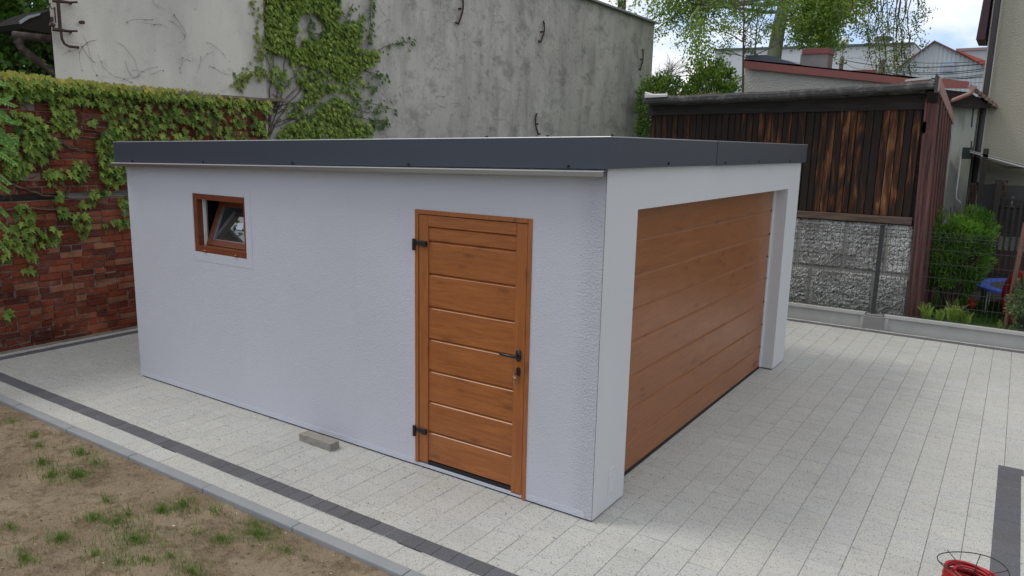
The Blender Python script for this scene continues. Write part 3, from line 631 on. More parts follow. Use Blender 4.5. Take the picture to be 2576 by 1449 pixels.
# ------------------------------------------------------------------ leaves and plants
LEAF5 = [(0, 0, 0), (.10, -.05, .0), (.31, -.02, -.05), (.20, .26, .0), (.50, .52, -.14), (.18, .50, .0), (0, 1.08, -.18), (-.18, .50, .0), (-.50, .52, -.14), (-.20, .26, .0), (-.31, -.02, -.05), (-.10, -.05, .0), (0, .38, .07)]
LEAF5F = [(12, i, i+1) for i in range(0, 11)]+[(12, 11, 0)]
RH = [(0, 0, 0), (.32, .42, .05), (0, 1, -.05), (-.32, .42, .05)]; RHF = [(0, 1, 2, 3)]
def leafmat(name, tr=0.35):
    m = Mat(name, (1, 1, 1), 0.5, spec=0.3); m.attr(); m.translucent(tr); return m.m
m_leaf = leafmat('leaf'); m_bark = Mat('bark', (.085, .062, .048), .9); m_bark.bump(m_bark.noise(30, m_bark.coords((1, 1, .2))), .8, .02)
m_stem = Mat('vine_stem', (.085, .055, .042), .9); m_stem.mix(m_stem.ramp(m_stem.noise(8), .4, .6), (.17, .12, .095))
def unit(v): return v/(np.linalg.norm(v, axis=-1, keepdims=True)+1e-9)
def wall_leaves(mb, pts, smin, smax, c_lo, c_hi, out=(.02, .09)):
    """leaves hanging on a wall that faces +X"""
    n = len(pts)
    if not n: return
    pts = pts+np.stack([rng.uniform(out[0], out[1]*1.25, n), np.zeros(n), np.zeros(n)], 1)
    A = unit(np.stack([rng.uniform(.05, .75, n), rng.normal(0, .38, n), -np.ones(n)], 1))
    nn = unit(np.stack([np.ones(n), rng.normal(-.15, .3, n), rng.uniform(.15, .8, n)], 1)); B = unit(np.cross(A, nn))
    t = np.clip(rng.normal(.5, .28, (n, 1)), 0, 1); cols = (1-t)*np.array(c_lo)+t*np.array(c_hi)
    mb.leaves(pts, A, B, rng.uniform(smin, smax, n), LEAF5, LEAF5F, cols)
def inpoly(x, y, P):
    c = False; j = len(P)-1
    for i in range(len(P)):
        if (P[i][1] > y) != (P[j][1] > y) and x < (P[j][0]-P[i][0])*(y-P[i][1])/(P[j][1]-P[i][1])+P[i][0]: c = not c
        j = i
    return c
def sample(P, n, k, ox, oy, plane, thr=-1, nsc=.06):
    xs = [p[0] for p in P]; ys = [p[1] for p in P]; out = []
    while len(out) < n:
        x, y = random.uniform(min(xs), max(xs)), random.uniform(min(ys), max(ys))
        if not inpoly(x, y, P): n -= 0; continue
        u, v_ = ox+x*k, oy+y*k
        if thr > -1 and mnoise.noise(Vector((u*nsc, v_*nsc, 1.7))) < thr: n -= .3; continue
        out.append(at(u, v_, 0, plane))
    return np.array(out)
GL, GH = (.035, .10, .012), (.33, .45, .08)          # leaf greens
YL, YH = (.20, .26, .035), (.50, .44, .09)             # yellowish leaves, the light along the wall top put into their colour
vine = empty('climbing_vine', (BX+.05, 1.5, 0.0), 'green climbing vine with pointed leaves hanging over the red brick wall', 'vine')
mb = MB(); K1 = .3038
top = [(0, 590), (480, 645), (1000, 700), (1500, 745), (1700, 780), (2200, 820), (2200, 845), (1700, 815), (1000, 750), (500, 710), (0, 660)]
wall_leaves(mb, sample(top, 420, K1, 0, 0, BX-.04), .06, .10, YL, YH, (.0, .14)); wall_leaves(mb, sample([(x, y-8) for x, y in top], 260, K1, 0, 0, BX-.2), .06, .10, YL, YH, (.0, .14))
wall_leaves(mb, sample([(x, y+35) for x, y in top], 330, K1, 0, 0, BX), .07, .105, (.11, .20, .03), (.33, .42, .07), (.02, .12))
body = [(480, 720), (1700, 790), (2210, 860), (2190, 1165), (940, 1165), (880, 1000), (640, 800)]
wall_leaves(mb, sample(body, 800, K1, 0, 0, BX, -.03, .12), .06, .105, GL, GH)
lft = [(-1100, 470), (0, 590), (0, 700), (-1100, 620)]; wall_leaves(mb, sample(lft, 330, K1, 0, 0, BX-.04), .06, .10, YL, YH, (.0, .14)); wall_leaves(mb, sample([(-1100, 560), (0, 640), (0, 1300), (-500, 1200), (-900, 900)], 650, K1, 0, 0, BX, -.0, .10), .06, .105, GL, GH)
for P, n in (([(0, 690), (480, 740), (560, 860), (620, 990), (420, 980), (380, 800), (150, 820), (0, 800)], 190), ([(560, 740), (700, 760), (700, 860), (560, 860)], 26), ([(60, 900), (330, 950), (360, 1050), (120, 1100)], 60), ([(160, 1060), (330, 1040), (480, 1200), (370, 1330), (240, 1330), (170, 1250)], 110),
             ([(820, 1080), (960, 1040), (960, 1449), (1040, 1449), (960, 1449), (840, 1400), (760, 1200)], 120), ([(400, 980), (620, 1000), (500, 1060), (420, 1060)], 22), ([(40, 1330), (240, 1310), (240, 1400), (120, 1449), (40, 1420)], 55), ([(0, 1100), (90, 1100), (150, 1300), (0, 1330)], 60), ([(560, 1050), (640, 1060), (600, 1130), (540, 1120)], 10), ([(700, 980), (790, 980), (790, 1030), (700, 1030)], 10), ([(340, 1390), (500, 1380), (480, 1449), (360, 1449)], 18)):
    wall_leaves(mb, sample(P, int(n*1.05), K1, 0, 0, BX), .055, .10, GL, GH)
K7 = .3906; O7 = 377.3
for x0_, y0_, x1_, y1_, n in ((620, 0, 812, 230, 130), (560, 245, 700, 300, 20), (0, 0, 150, 175, 45), (260, 100, 390, 222, 26), (420, 60, 560, 180, 28), (310, 260, 405, 325, 14), (490, 310, 600, 350, 12), (740, 290, 822, 370, 16), (60, 340, 222, 470, 34), (320, 360, 440, 420, 18),
                              (440, 400, 570, 560, 30), (740, 400, 830, 500, 16), (640, 440, 750, 480, 11), (240, 470, 380, 600, 24), (0, 470, 280, 640, 60), (150, 650, 232, 705, 9), (0, 640, 50, 720, 12), (120, 730, 232, 795, 8), (0, 1010, 70, 1100, 10)):
    xm, ym, xr_, yr_ = (x0_+x1_)/2, (y0_+y1_)/2, (x1_-x0_)/2, (y1_-y0_)/2
    P = [(xm+xr_*math.cos(t), ym+yr_*math.sin(t)*1.05) for t in np.linspace(0, 6.28, 10, endpoint=False)]
    wall_leaves(mb, sample(P, int(n*.95), K7, 0, O7, BX), .06, .105, GL, GH, (.02, .07))
mb.build('foliage', m_leaf, vine)
mb = MB()
def stem(pl, pts, r, k=K1, ox=0, oy=0, out=.025, wob=.03, mbx=None):
    P = [at(ox+x*k, oy+y*k, 0, pl)+np.array([out, 0, 0]) for x, y in pts]; Q = []
    for a_, b_ in zip(P[:-1], P[1:]):
        for t in np.linspace(0, 1, 5)[:-1]: q = a_*(1-t)+b_*t; Q.append(q+np.array([0, random.gauss(0, wob*.3), random.gauss(0, wob*.3)]))
    Q.append(P[-1]); r = r*(.6 if pl == GX else 1); (mbx or mb).tube(Q, list(np.linspace(r, r*.5, len(Q))), 5); return Q
for pts, r in (([(180, 860), (240, 920), (500, 930)], .008), ([(380, 1010), (560, 1050), (880, 1105)], .012), ([(0, 1150), (400, 1140), (900, 1130)], .012), ([(470, 1180), (620, 1230), (800, 1260)], .012), ([(0, 1010), (160, 1060), (420, 1130)], .006), ([(650, 1020), (740, 970), (800, 960)], .008),
               ([(1250, 960), (1150, 1080), (1000, 1140)], .008), ([(1900, 850), (2000, 880), (2200, 840)], .01), ([(2210, 850), (2190, 960), (2230, 1050), (2200, 1160)], .018), ([(1600, 880), (1700, 900), (1900, 1050)], .008), ([(680, 800), (500, 760), (430, 800)], .01), ([(2000, 900), (2100, 1000), (2150, 1150)], .01)): stem(BX, pts, r)
for pts, r in (([(30, 200), (150, 250), (310, 300), (540, 320)], .014), ([(0, 380), (200, 375), (400, 390), (630, 465), (830, 480)], .012), ([(50, 350), (90, 240), (160, 160), (230, 80)], .005), ([(440, 180), (430, 270), (400, 350)], .005), ([(700, 560), (760, 600), (700, 680), (640, 740)], .004), ([(500, 250), (570, 180), (600, 100)], .006),
               ([(640, 590), (600, 640), (560, 720)], .003), ([(300, 50), (200, 120), (60, 260), (0, 330)], .004)): stem(BX, pts, r, K7, 0, O7, wob=.03)
mb.build('stems', m_stem.m, vine, smooth=True)

vine2 = empty('wall_vine', (GX+.05, 6.0, 0), 'vine spreading in a tall fan of leaves over the grey house wall', 'vine')
ox2 = 566
mbl = MB(); mb = MB()
A_ = [(325, -60), (930, -60), (940, 130), (900, 180), (960, 200), (1100, 200), (1100, 290), (1080, 400), (1250, 420), (1260, 500), (1150, 560), (1000, 640), (900, 640), (820, 560), (720, 560), (600, 520), (530, 540), (500, 450), (400, 440), (340, 400), (330, 200)]
pts = sample(A_, 4300, K1, ox2, 0, GX, -.36, .15)
hi = [(250, -420), (760, -420), (900, -55), (330, -55)]; wall_leaves(mbl, sample(hi, 1900, K1, ox2, 0, GX, -.25, .15), .045, .088, (.06, .13, .015), (.40, .50, .09))
# the two bare patches
def hole(p, c, ry, rz): q = at(ox2+c[0]*K1, c[1]*K1, 0, GX); return ((p[:, 1]-q[1])/ry)**2+((p[:, 2]-q[2])/rz)**2 > 1
pts = pts[hole(pts, (690, 220), .30, .22) & hole(pts, (580, 330), .10, .12)]
wall_leaves(mbl, pts, .045, .088, (.06, .13, .015), (.40, .50, .09))
for P, n, th in (([(560, 560), (1100, 560), (1130, 740), (1060, 800), (900, 740), (760, 800), (700, 870), (560, 860), (640, 760), (560, 650)], 380, -.02), ([(740, 880), (900, 790), (1060, 860), (1050, 950), (1200, 1060), (1180, 1150), (600, 1150), (480, 1020), (700, 970)], 700, -.15),
                 ([(960, 230), (1130, 120), (1100, 280), (1000, 300)], 50, -1), ([(360, 520), (480, 560), (520, 680), (440, 760), (360, 660)], 50, 0), ([(380, 1060), (600, 1010), (620, 1150), (400, 1150)], 90, -.1), ([(480, 960), (640, 830), (680, 960)], 40, 0)):
    wall_leaves(mbl, sample(P, int(n*1.7), K1, ox2, 0, GX, th-.05, .13), .045, .09, (.06, .13, .015), (.38, .48, .09))
tips = [([(1230, 430), (1330, 380), (1450, 350), (1550, 340)], 30), ([(1150, 580), (1250, 620), (1330, 655)], 22), ([(1130, 720), (1230, 735)], 14), ([(1050, 820), (1200, 850), (1420, 915)], 34), ([(1060, 960), (1200, 995), (1350, 1000)], 30), ([(1150, 1080), (1260, 1050), (1320, 1000)], 20), ([(1060, 900), (1180, 930), (1270, 930)], 14),
        ([(220, 0), (235, 180), (270, 380), (310, 520)], 34), ([(320, -20), (325, 150), (335, 330), (345, 420)], 60), ([(1200, 0), (1190, 200), (1195, 370)], 34), ([(1050, 30), (1000, 150), (940, 120)], 16), ([(210, 430), (260, 440), (320, 460)], 14), ([(320, 600), (200, 600), (120, 640), (60, 700)], 70), ([(1100, 110), (1130, 250), (1080, 400)], 20),
        ([(380, 780), (540, 850), (760, 880)], 12), ([(400, 1060), (620, 960), (760, 960)], 20), ([(430, 940), (620, 830), (760, 790)], 14), ([(700, 170), (670, 250), (760, 320)], 14), ([(690, 280), (800, 290), (900, 320)], 20), ([(1020, 1020), (1120, 1060), (1240, 1080)], 20)]
for pts_, n in tips:
    Q = np.array(stem(GX, pts_, .012, K1, ox2, 0)); ii = rng.integers(0, len(Q)-1, n); t = rng.random((n, 1)); p = Q[ii]*(1-t)+Q[ii+1]*t+np.stack([np.zeros(n), rng.normal(0, .05, n), rng.normal(0, .05, n)], 1)
    lo, hi = ((.13, .2, .03), (.32, .33, .08)) if pts_[0][0] < 400 else ((.05, .11, .02), (.16, .22, .05)); wall_leaves(mbl, p, .055, .10, lo, hi, (0, .05))
for pts_, r in (([(350, 1160), (370, 760), (400, 480), (400, 100), (420, -50)], .02), ([(345, 1160), (420, 800), (500, 450), (520, 200)], .015), ([(350, 1150), (480, 760), (560, 620), (700, 480), (760, 300)], .015), ([(360, 1100), (520, 850), (720, 640), (900, 520)], .018), ([(350, 960), (640, 700), (860, 600)], .012),
                ([(360, 900), (560, 850), (860, 860), (1060, 900)], .014), ([(370, 1040), (500, 980), (760, 990), (960, 1010)], .014), ([(345, 1000), (400, 930), (420, 900), (360, 880), (340, 940)], .02), ([(330, 990), (430, 900), (400, 840)], .02), ([(570, 640), (690, 700)], .006), ([(570, 600), (700, 650), (740, 600)], .006), ([(440, 900), (600, 700), (700, 560)], .010), ([(330, 0), (335, 250), (350, 500), (370, 700)], .015)): stem(GX, pts_, r, K1, ox2, 0, wob=.06)
mbl.build('foliage', m_leaf, vine2); mb.build('stems', m_stem.m, vine2, smooth=True)
# withered tendrils left on the render
mb = MB()
for i in range(170):
    px, py = random.uniform(900, 1640), random.uniform(-10, 345)
    if random.random() < .17: px = random.uniform(150, 640); py = random.uniform(0, 220)
    p = at(px, py, 0, GX+(.045 if px < 650 else .012)); a = random.gauss(0, .5)+(math.pi if random.random() < .5 else 0)-.3; Q = [p.copy()]
    for s_ in range(random.randint(2, 5)):
        a += random.gauss(0, .4); p = p+np.array([0, math.cos(a), math.sin(a)])*random.uniform(.05, .12); Q.append(p.copy())
    if min(q[2] for q in Q) < .1 or max(q[2] for q in Q) > 6.3 or max(q[1] for q in Q) > 18.4: continue
    if p[1] < .6 or (p[1] < 3.75 and px > 650): continue
    rr0 = random.uniform(.0012, .0032); mb.tube(Q, list(np.linspace(rr0, rr0*.5, len(Q))), 4)
    for q in Q:
        if random.random() < .22: mb.obox(q, (.004, random.uniform(.006, .02), random.uniform(.006, .02)))
o = mb.build('dry_tendrils', Mat('dry_tendril', (.17, .16, .14), .95).m, vine2); o['kind'] = 'stuff'

# generic tree: recursive limbs, leaves on the twigs
def grow(mb, p, d, ln, r, depth, tw, droop=.0, spread=.6, kids=3, rng_=random):
    Q = [p]; q = p; k = 5
    for i in range(k):
        d = unit(d+np.array([rng_.gauss(0, .13), rng_.gauss(0, .13), rng_.gauss(0, .10)-droop*(3-depth)*.25])); q = q+d*ln/k; Q.append(q)
    mb.tube(Q, list(np.linspace(r, r*.55, len(Q))), 5 if depth < 2 else 4, cap=False)
    if depth <= 1: tw += [(Q[i], Q[i+1]) for i in range(1 if depth else 0, k)]
    if depth == 0: return
    for i in range(kids+rng_.randint(0, 1)):
        t = rng_.uniform(.25, 1) if i else 1.0; j = min(int(t*k), k-1); b = Q[j]*(1-(t*k-j))+Q[j+1]*(t*k-j) if t < 1 else Q[-1]
        nd = unit(d+np.array([rng_.gauss(0, spread), rng_.gauss(0, spread), rng_.gauss(0, spread*.6)]))
        grow(mb, b, nd, ln*rng_.uniform(.55, .78), r*.52, depth-1, tw, droop, spread, kids, rng_)
def twig_leaves(mb, tw, n, smin, smax, lo, hi, jit=.12, hang=.3, tmpl=RH, tf=RHF):
    A0 = np.array([a for a, b in tw]); B0 = np.array([b for a, b in tw]); ii = rng.integers(0, len(tw), n); t = rng.random((n, 1))
    C = A0[ii]*(1-t)+B0[ii]*t+rng.normal(0, jit, (n, 3)); A = unit(rng.normal(0, 1, (n, 3))+np.array([0, 0, -hang])); B = unit(np.cross(A, rng.normal(0, 1, (n, 3))))
    ph = np.array([mnoise.noise(Vector(c*1.2)) for c in C])*.6+.5; t = np.clip(ph+rng.normal(0, .22, n), 0, 1)[:, None]
    mb.leaves(C, A, B, rng.uniform(smin, smax, n), tmpl, tf, (1-t)*np.array(lo)+t*np.array(hi))
TRIM = {}
def tree(name, base, trunk, limbs, nleaf, size, lo, hi, label, cat='tree', group=None, bark=None, droop=0., spread=.6, depth=3, kids=3, jit=.12, hang=.3, seed=1):
    rg = random.Random(seed); root = empty(name, tuple(base), label, cat, group); mb = MB(); tw = []
    P = [np.array(p, float) for p in trunk]; rs = [p[3] for p in trunk]; mb.tube([p[:3] for p in P], rs, 10, cap=False)
    for (t, d, ln, r) in limbs:
        if name == 'tall_tree' and d[0] > 0: ln *= .68
        j = min(int(t*(len(P)-1)), len(P)-2); f = t*(len(P)-1)-j; b = P[j][:3]*(1-f)+P[j+1][:3]*f
        grow(mb, b, unit(np.array(d, float)), ln, r, depth, tw, droop, spread, kids, rg)
    mb.build('trunk', bark or m_bark.m, root, smooth=True)
    if nleaf: mb = MB(); twig_leaves(mb, tw, nleaf, size[0], size[1], lo, hi, jit, hang); mb.build('crown', m_leaf, root)
    return root
m_paleb = Mat('pale_bark', (.27, .30, .20), .85); m_paleb.mix(m_paleb.ramp(m_paleb.noise(4, detail=6), .4, .65), (.17, .18, .12))
# tall ash-like tree behind the annex
rg = random.Random(5)
tree('tall_tree', (-4.9, 20, 0), [(-4.9, 20, 0, .28), (-4.75, 20, 3, .25), (-4.54, 20, 5.3, .22), (-4.45, 20, 6.4, .19), (-4.3, 20, 7.3, .17), (-4.1, 20, 9.5, .13), (-4.1, 20.2, 12.0, .06)],
     [(t, (rg.uniform(-1, 1), rg.uniform(-.5, .9), rg.uniform(-.05, .4)), rg.uniform(1.5, 2.2), .055) for t in (.50, .52, .55, .6, .62, .66, .7, .74, .78, .82, .86, .9, .94, .98, 1)]
     + [(.60, (-1, -.15, .10), 2.6, .06), (.56, (-1, .1, .2), 2.5, .055), (.64, (-1, .1, .0), 2.7, .06), (.60, (.8, -.2, .1), 1.7, .05), (.52, (1, 0, .2), 1.3, .04)],
     46000, (.07, .12), (.08, .17, .02), (.32, .46, .07), 'tall pale-trunked tree rising behind the low annex roof', bark=m_paleb.m, droop=.12, spread=.62, seed=3, jit=.17)
# slender dark stems standing at the annex corner
for i, (px, py0, py1, Y, lab) in enumerate(((1869, 225, -20, 12.6, 'slender dark-stemmed tree standing at the corner of the low annex'), (1892, 215, 20, 16, 'thin dark forked tree between the annex corner and the pale trunk'))):
    a, b = at(px, py0, 1, Y), at(px+(3 if i == 0 else 16), py1, 1, Y)
    tree('slender_tree', (a[0], Y, 0), [(a[0], Y, 0, .035), (*a, .026), (*(a*.5+b*.5), .020), (*b, .012)], [(t, (rg.uniform(-1, .4 if i == 0 else 1), rg.uniform(-.4, .4), .45), rg.uniform(.7, 1.1), .012) for t in (.55, .6, .66, .72, .78, .85, .92, .97)],
         3200, (.04, .07), (.06, .14, .02), (.25, .36, .06), lab, seed=11+i, jit=.07, droop=.1, depth=2)
# bushes over the shed roof
def bush(name, c, rad, n, size, lo, hi, label, cat='bush', group=None, stems=14, flat=.75, seed=1, core=None, jit=.10, tmpl=RH, tf=RHF, dens=1.6):
    rg = random.Random(seed); c = np.array(c, float); rad = np.array(rad, float); root = empty(name, (c[0], c[1], c[2]), label, cat, group); mb = MB(); tips_ = []
    if c[2] > 1: mb.tube([(c[0], c[1], 0), (c[0]+.05, c[1], c[2]*.6), c], [.07, .06, .04], 6)
    for i in range(stems):
        th, ph = rg.uniform(0, 6.28), rg.uniform(.1, 1.0); e = c+np.array([rad[0]*math.cos(th)*math.sin(ph*1.5)*.9, rad[1]*math.sin(th)*math.sin(ph*1.5)*.9, rad[2]*2*(.45+.5*math.cos(ph*1.3))])
        m0 = c+np.array([rg.gauss(0, .06), rg.gauss(0, .06), 0]); m1 = (m0+e)/2+np.array([rg.gauss(0, .08), rg.gauss(0, .08), .1]); mb.tube([m0, m1, e], [.02, .012, .004], 5, cap=False); tips_.append((m1, e))
    mb.build('stems', m_bark.m, root)
    d = unit(rng.normal(0, 1, (n*3, 3))); rr_ = np.clip(1-np.abs(rng.normal(0, .22, n*3)), 0.05, 1)
    bumpy = np.array([.86+.30*mnoise.noise(Vector(q*2.1)+Vector((seed, 0, 0)))+.14*mnoise.noise(Vector(q*5.5)+Vector((0, seed, 0))) for q in d])
    C = c+np.array([0, 0, rad[2]])+d*rad*(rr_*bumpy)[:, None]
    if name == 'round_bush': C[:, :2] = c[:2]+(C[:, :2]-c[:2])*(.45+.72*np.clip((C[:, 2:]-c[2])/(rad[2]*1.3), 0, 1)); C[:, 2] = np.minimum(C[:, 2], c[2]+rad[2]*1.8+rng.normal(0, .05, len(C)))
    gap = np.array([mnoise.noise(Vector(q*dens)+Vector((seed, 2, 0))) for q in C]) > -.22
    C = C[gap & (C[:, 2] > c[2]+.05)][:n]; n = len(C); d = unit(C-c-np.array([0, 0, rad[2]*.8]))
    A = unit(d+rng.normal(0, .55, (n, 3))+np.array([0, 0, .25])); B = unit(np.cross(A, rng.normal(0, 1, (n, 3))))
    ph = np.array([mnoise.noise(Vector(q*3)) for q in C])*.7+.5; t = np.clip(ph+rng.normal(0, .2, n), 0, 1)[:, None]
    mb = MB(); mb.leaves(C, A, B, rng.uniform(size[0], size[1], n), tmpl, tf, (1-t)*np.array(lo)+t*np.array(hi)); mb.build('foliage', m_leaf, root); return root
bush('shrub', (-6.9, 17.2, 2.6), (1.0, .8, 1.12), 5200, (.07, .12), (.07, .16, .02), (.28, .40, .07), 'round green shrub rising over the left of the shed roof', seed=2)
bush('shrub', (-5.6, 17.6, 2.8), (.95, .8, 1.25), 5200, (.07, .12), (.06, .14, .02), (.25, .38, .06), 'taller green shrub over the shed roof beside the white building corner', seed=4)
bush('shrub', (at(1712, 215, 1, 20)[0], 20, 3.6), (.6, .5, .6), 1500, (.05, .09), (.10, .12, .04), (.24, .22, .09), 'brownish low shrub next to the grey house corner over the shed roof', seed=5)
bush('shrub', (-5.0, 15.6, 2.9), (1.5, .5, .62), 2600, (.05, .09), (.09, .12, .03), (.22, .24, .07), 'olive low shrub row just above the shed roof edge', seed=15)
# bare tree far left of the gap
tree('bare_tree', (-16.6, 40, 0), [(-16.6, 40, 0, .2), (-16.6, 40, 4, .15), (-16.6, 40, 6.0, .09)], [(t, (rg.uniform(-.8, .8), rg.uniform(-.4, .4), .8), rg.uniform(.9, 1.4), .05) for t in (.7, .75, .8, .85, .9, .95, 1, 1)], 0, (1, 1), GL, GH,
     'bare leafless tree far behind beside the grey house corner', bark=Mat('grey_bark', (.30, .28, .26), .9).m, depth=3, kids=4, spread=.45, seed=8)
# weeping birch whose limbs reach in from the right above the house
root = empty('weeping_birch', (3.6, 19, 0), 'weeping birch with thin leafy twigs hanging down into the sky gap', 'tree')
mb = MB(); tw = []; rg = random.Random(9)
mb.tube([(3.6, 19, 0), (3.5, 19, 5), (3.2, 18.5, 8), (2.6, 18, 9.5)], [.2, .17, .12, .08], 8)
mb.tube([(3.2, 18.5, 8), (1.5, 17.4, 9.0), (-.6, 16.4, 8.6), (-2.4, 16, 7.9), (-3.4, 16, 7.3)], [.09, .06, .045, .03, .02], 6)
hang = [(2150, 20, 60), (2165, -10, 95), (2185, -20, 80), (2200, -20, 120), (2215, -10, 200), (2205, 20, 235), (2228, -20, 150), (2240, -20, 270), (2252, -20, 240), (2262, -10, 170), (2275, -10, 265), (2285, -10, 215), (2296, 0, 230), (2305, 10, 165), (2318, 10, 120), (2335, 20, 45), (2120, -20, 40), (2170, 10, 70), (2268, 60, 255), (2290, 40, 190), (2245, 40, 210), (2262, 100, 275), (2195, 60, 150)]
for px, ya, yb in hang:
    Yp = rg.uniform(15.4, 16.6); a = at(px+rg.uniform(-25, 5), min(ya, -5)-rg.uniform(10, 60), 1, Yp); b = at(px, yb, 1, Yp); Q = []
    for t in np.linspace(0, 1, 9): q = a*(1-t)+b*t+np.array([rg.gauss(0, .03)-.12*math.sin(t*3.1), rg.gauss(0, .03), 0]); Q.append(q)
    mb.tube(Q, list(np.linspace(.013, .004, 9)), 4, cap=False); tw += [(Q[i], Q[i+1]) for i in range(2, 8)]
    for k in range(5):
        j = rg.randint(2, 7); e = Q[j]+np.array([rg.gauss(0, .22), rg.gauss(0, .15), -rg.uniform(.1, .4)]); mb.tube([Q[j], e], [.005, .003], 4, cap=False); tw.append((Q[j], e))
a = at(2300, 55, 1, 16); b = at(2322, 40, 1, 16); c_ = at(2350, 22, 1, 16); mb.tube([a, b, c_], [.008, .006, .003], 4, cap=False); tw += [(a, b), (b, c_)]
mb.build('trunk', m_bark.m, root, smooth=True)
mb = MB(); twig_leaves(mb, tw, 4200, .035, .065, (.07, .15, .02), (.28, .40, .07), .055, .9); mb.build('crown', m_leaf, root)
# fir twig dipping into the top edge
root = empty('fir_branch', (*at(1535, -60, 1, 24)[:2], 0), 'dark fir tree whose lowest twig dips in beside the grey roof corner', 'tree')
mb = MB(); b0 = at(1545, -170, 1, 24); mb.tube([(b0[0]-.5, 26, 0), (b0[0]-.5, 26, 9), (b0[0]-.4, 26, 14)], [.25, .18, .05], 8); br = [(b0+np.array([-.3, 1.5, .9])), at(1530, -80, 1, 24), at(1548, -15, 1, 24), at(1560, 16, 1, 24)]; mb.tube(br, [.05, .03, .015, .006], 5)
br2 = [at(1515, -50, 1, 24), at(1500, 4, 1, 24)]; mb.tube(br2, [.02, .006], 5); br3 = [at(1530, -60, 1, 24), at(1535, 10, 1, 24)]; mb.tube(br3, [.02, .005], 5); mb.build('trunk', m_bark.m, root)
mb = MB(); twig_leaves(mb, [(br[1], br[2]), (br[2], br[3]), (br2[0], br2[1]), (br3[0], br3[1])], 900, .05, .12, (.02, .045, .012), (.05, .09, .025), .06, .8, [(0, 0, 0), (.08, .5, 0), (0, 1, 0), (-.08, .5, 0)]); mb.build('crown', m_leaf, root)
# dense trees behind the brick wall at the left
for i, (x, y, z, s_, lab) in enumerate(((-13.5, 0.2, 3.0, 1.9, 'dense dark green tree behind the brick wall at the far left'), (-14.5, 2.4, 3.6, 1.7, 'dense green tree between the brick wall and the grey house corner'), (-13.0, -2.2, 3.2, 1.8, 'leafy tree behind the wall, mostly beyond the left edge'))):
    rg = random.Random(30+i)
    tree('dense_tree', (x, y, 0), [(x, y, 0, .2), (x, y, 2, .17), (x+.1, y, 4, .13), (x, y+.1, 6.2, .07)], [(t, (rg.uniform(-1, 1), rg.uniform(-1, 1), rg.uniform(0, .5)), s_*rg.uniform(.7, 1.), .06) for t in (.2, .27, .34, .4, .45, .5, .55, .6, .65, .7, .75, .8, .85, .9, .95, 1)],
         20000, (.10, .16), (.03, .085, .012), (.13, .27, .035), lab, group='trees behind the brick wall', seed=40+i, jit=.17, hang=.6)
# feathery-leaved young tree at the left edge
root = empty('feathery_sapling', (-6.7, -1.5, -.03), 'young tree with feathery leaflets leaning in at the left edge before the brick wall', 'sapling')
mb = MB(); ml = MB(); tr = [np.array(p) for p in ((-6.7, -1.5, -.03), (-6.76, -1.42, 1.2), (-6.84, -1.3, 2.2), (-6.93, -1.15, 3.1), (-7.0, -1.0, 3.6))]; mb.tube(tr, [.03, .026, .02, .014, .008], 6); rg = random.Random(4)
for px, py, dx, dy in ((-30, 200, 40, 10), (-40, 235, 75, 30), (-40, 250, 70, 55), (-35, 285, 80, 25), (-40, 300, 75, 60), (-40, 330, 70, 40), (-35, 360, 70, 50), (-40, 365, 80, 20), (-40, 410, 60, 50), (-40, 440, 60, 40), (-45, 480, 60, 60), (-45, 520, 62, 60), (-45, 560, 60, 70), (-30, 270, 55, -25), (-30, 345, 70, 5)):
    a = at(px, py, 0, -7.0); b = at(px+dx, py+dy, 0, -6.9+rg.uniform(-.1, .2)); s0 = min(tr, key=lambda q: abs(q[2]-a[2])); mb.tube([s0, a, b], [.006, .004, .002], 4, cap=False)
    ax = unit(b-a); n_ = 11
    for k in range(n_):
        p = a+(b-a)*(k+1)/n_
        for sg in (-1, 1):
            A = unit(np.cross(ax, np.array([.5, 0, .4]))*sg+ax*.45+np.array([0, 0, -.25])); B = unit(np.cross(A, np.array([1, 0, .4]))); t = rg.random()
            ml.leaves(p[None], A[None], B[None], np.array([.055*(1-.4*abs(k/n_-.4))]), RH, RHF, [tuple(np.array((.08, .20, .03))*(1-t)+np.array((.20, .40, .08))*t)])
mb.build('trunk', m_bark.m, root); ml.build('crown', m_leaf, root)
# little creeper at the foot of the grey house corner
root = empty('creeper', (*at(1630, 300, 1, 9.6)[:2], 0), 'small dark creeper sprig in the gap between grey house and shed', 'creeper')
mb = MB(); q = [at(1636, 370, 1, 8.9), at(1634, 320, 1, 8.9), at(1631, 285, 1, 8.9), at(1618, 276, 1, 8.9), at(1603, 268, 1, 8.9)]; mb.tube([(q[0][0], q[0][1], 0)]+q, .008, 5); mb.build('stems', m_bark.m, root)
mb = MB(); twig_leaves(mb, [(q[0], q[1]), (q[1], q[2]), (q[2], q[3]), (q[3], q[4]), (at(1610, 345, 1, 8.9), at(1636, 335, 1, 8.9))], 420, .03, .06, (.03, .07, .015), (.09, .16, .03), .05); mb.build('foliage', m_leaf, root)
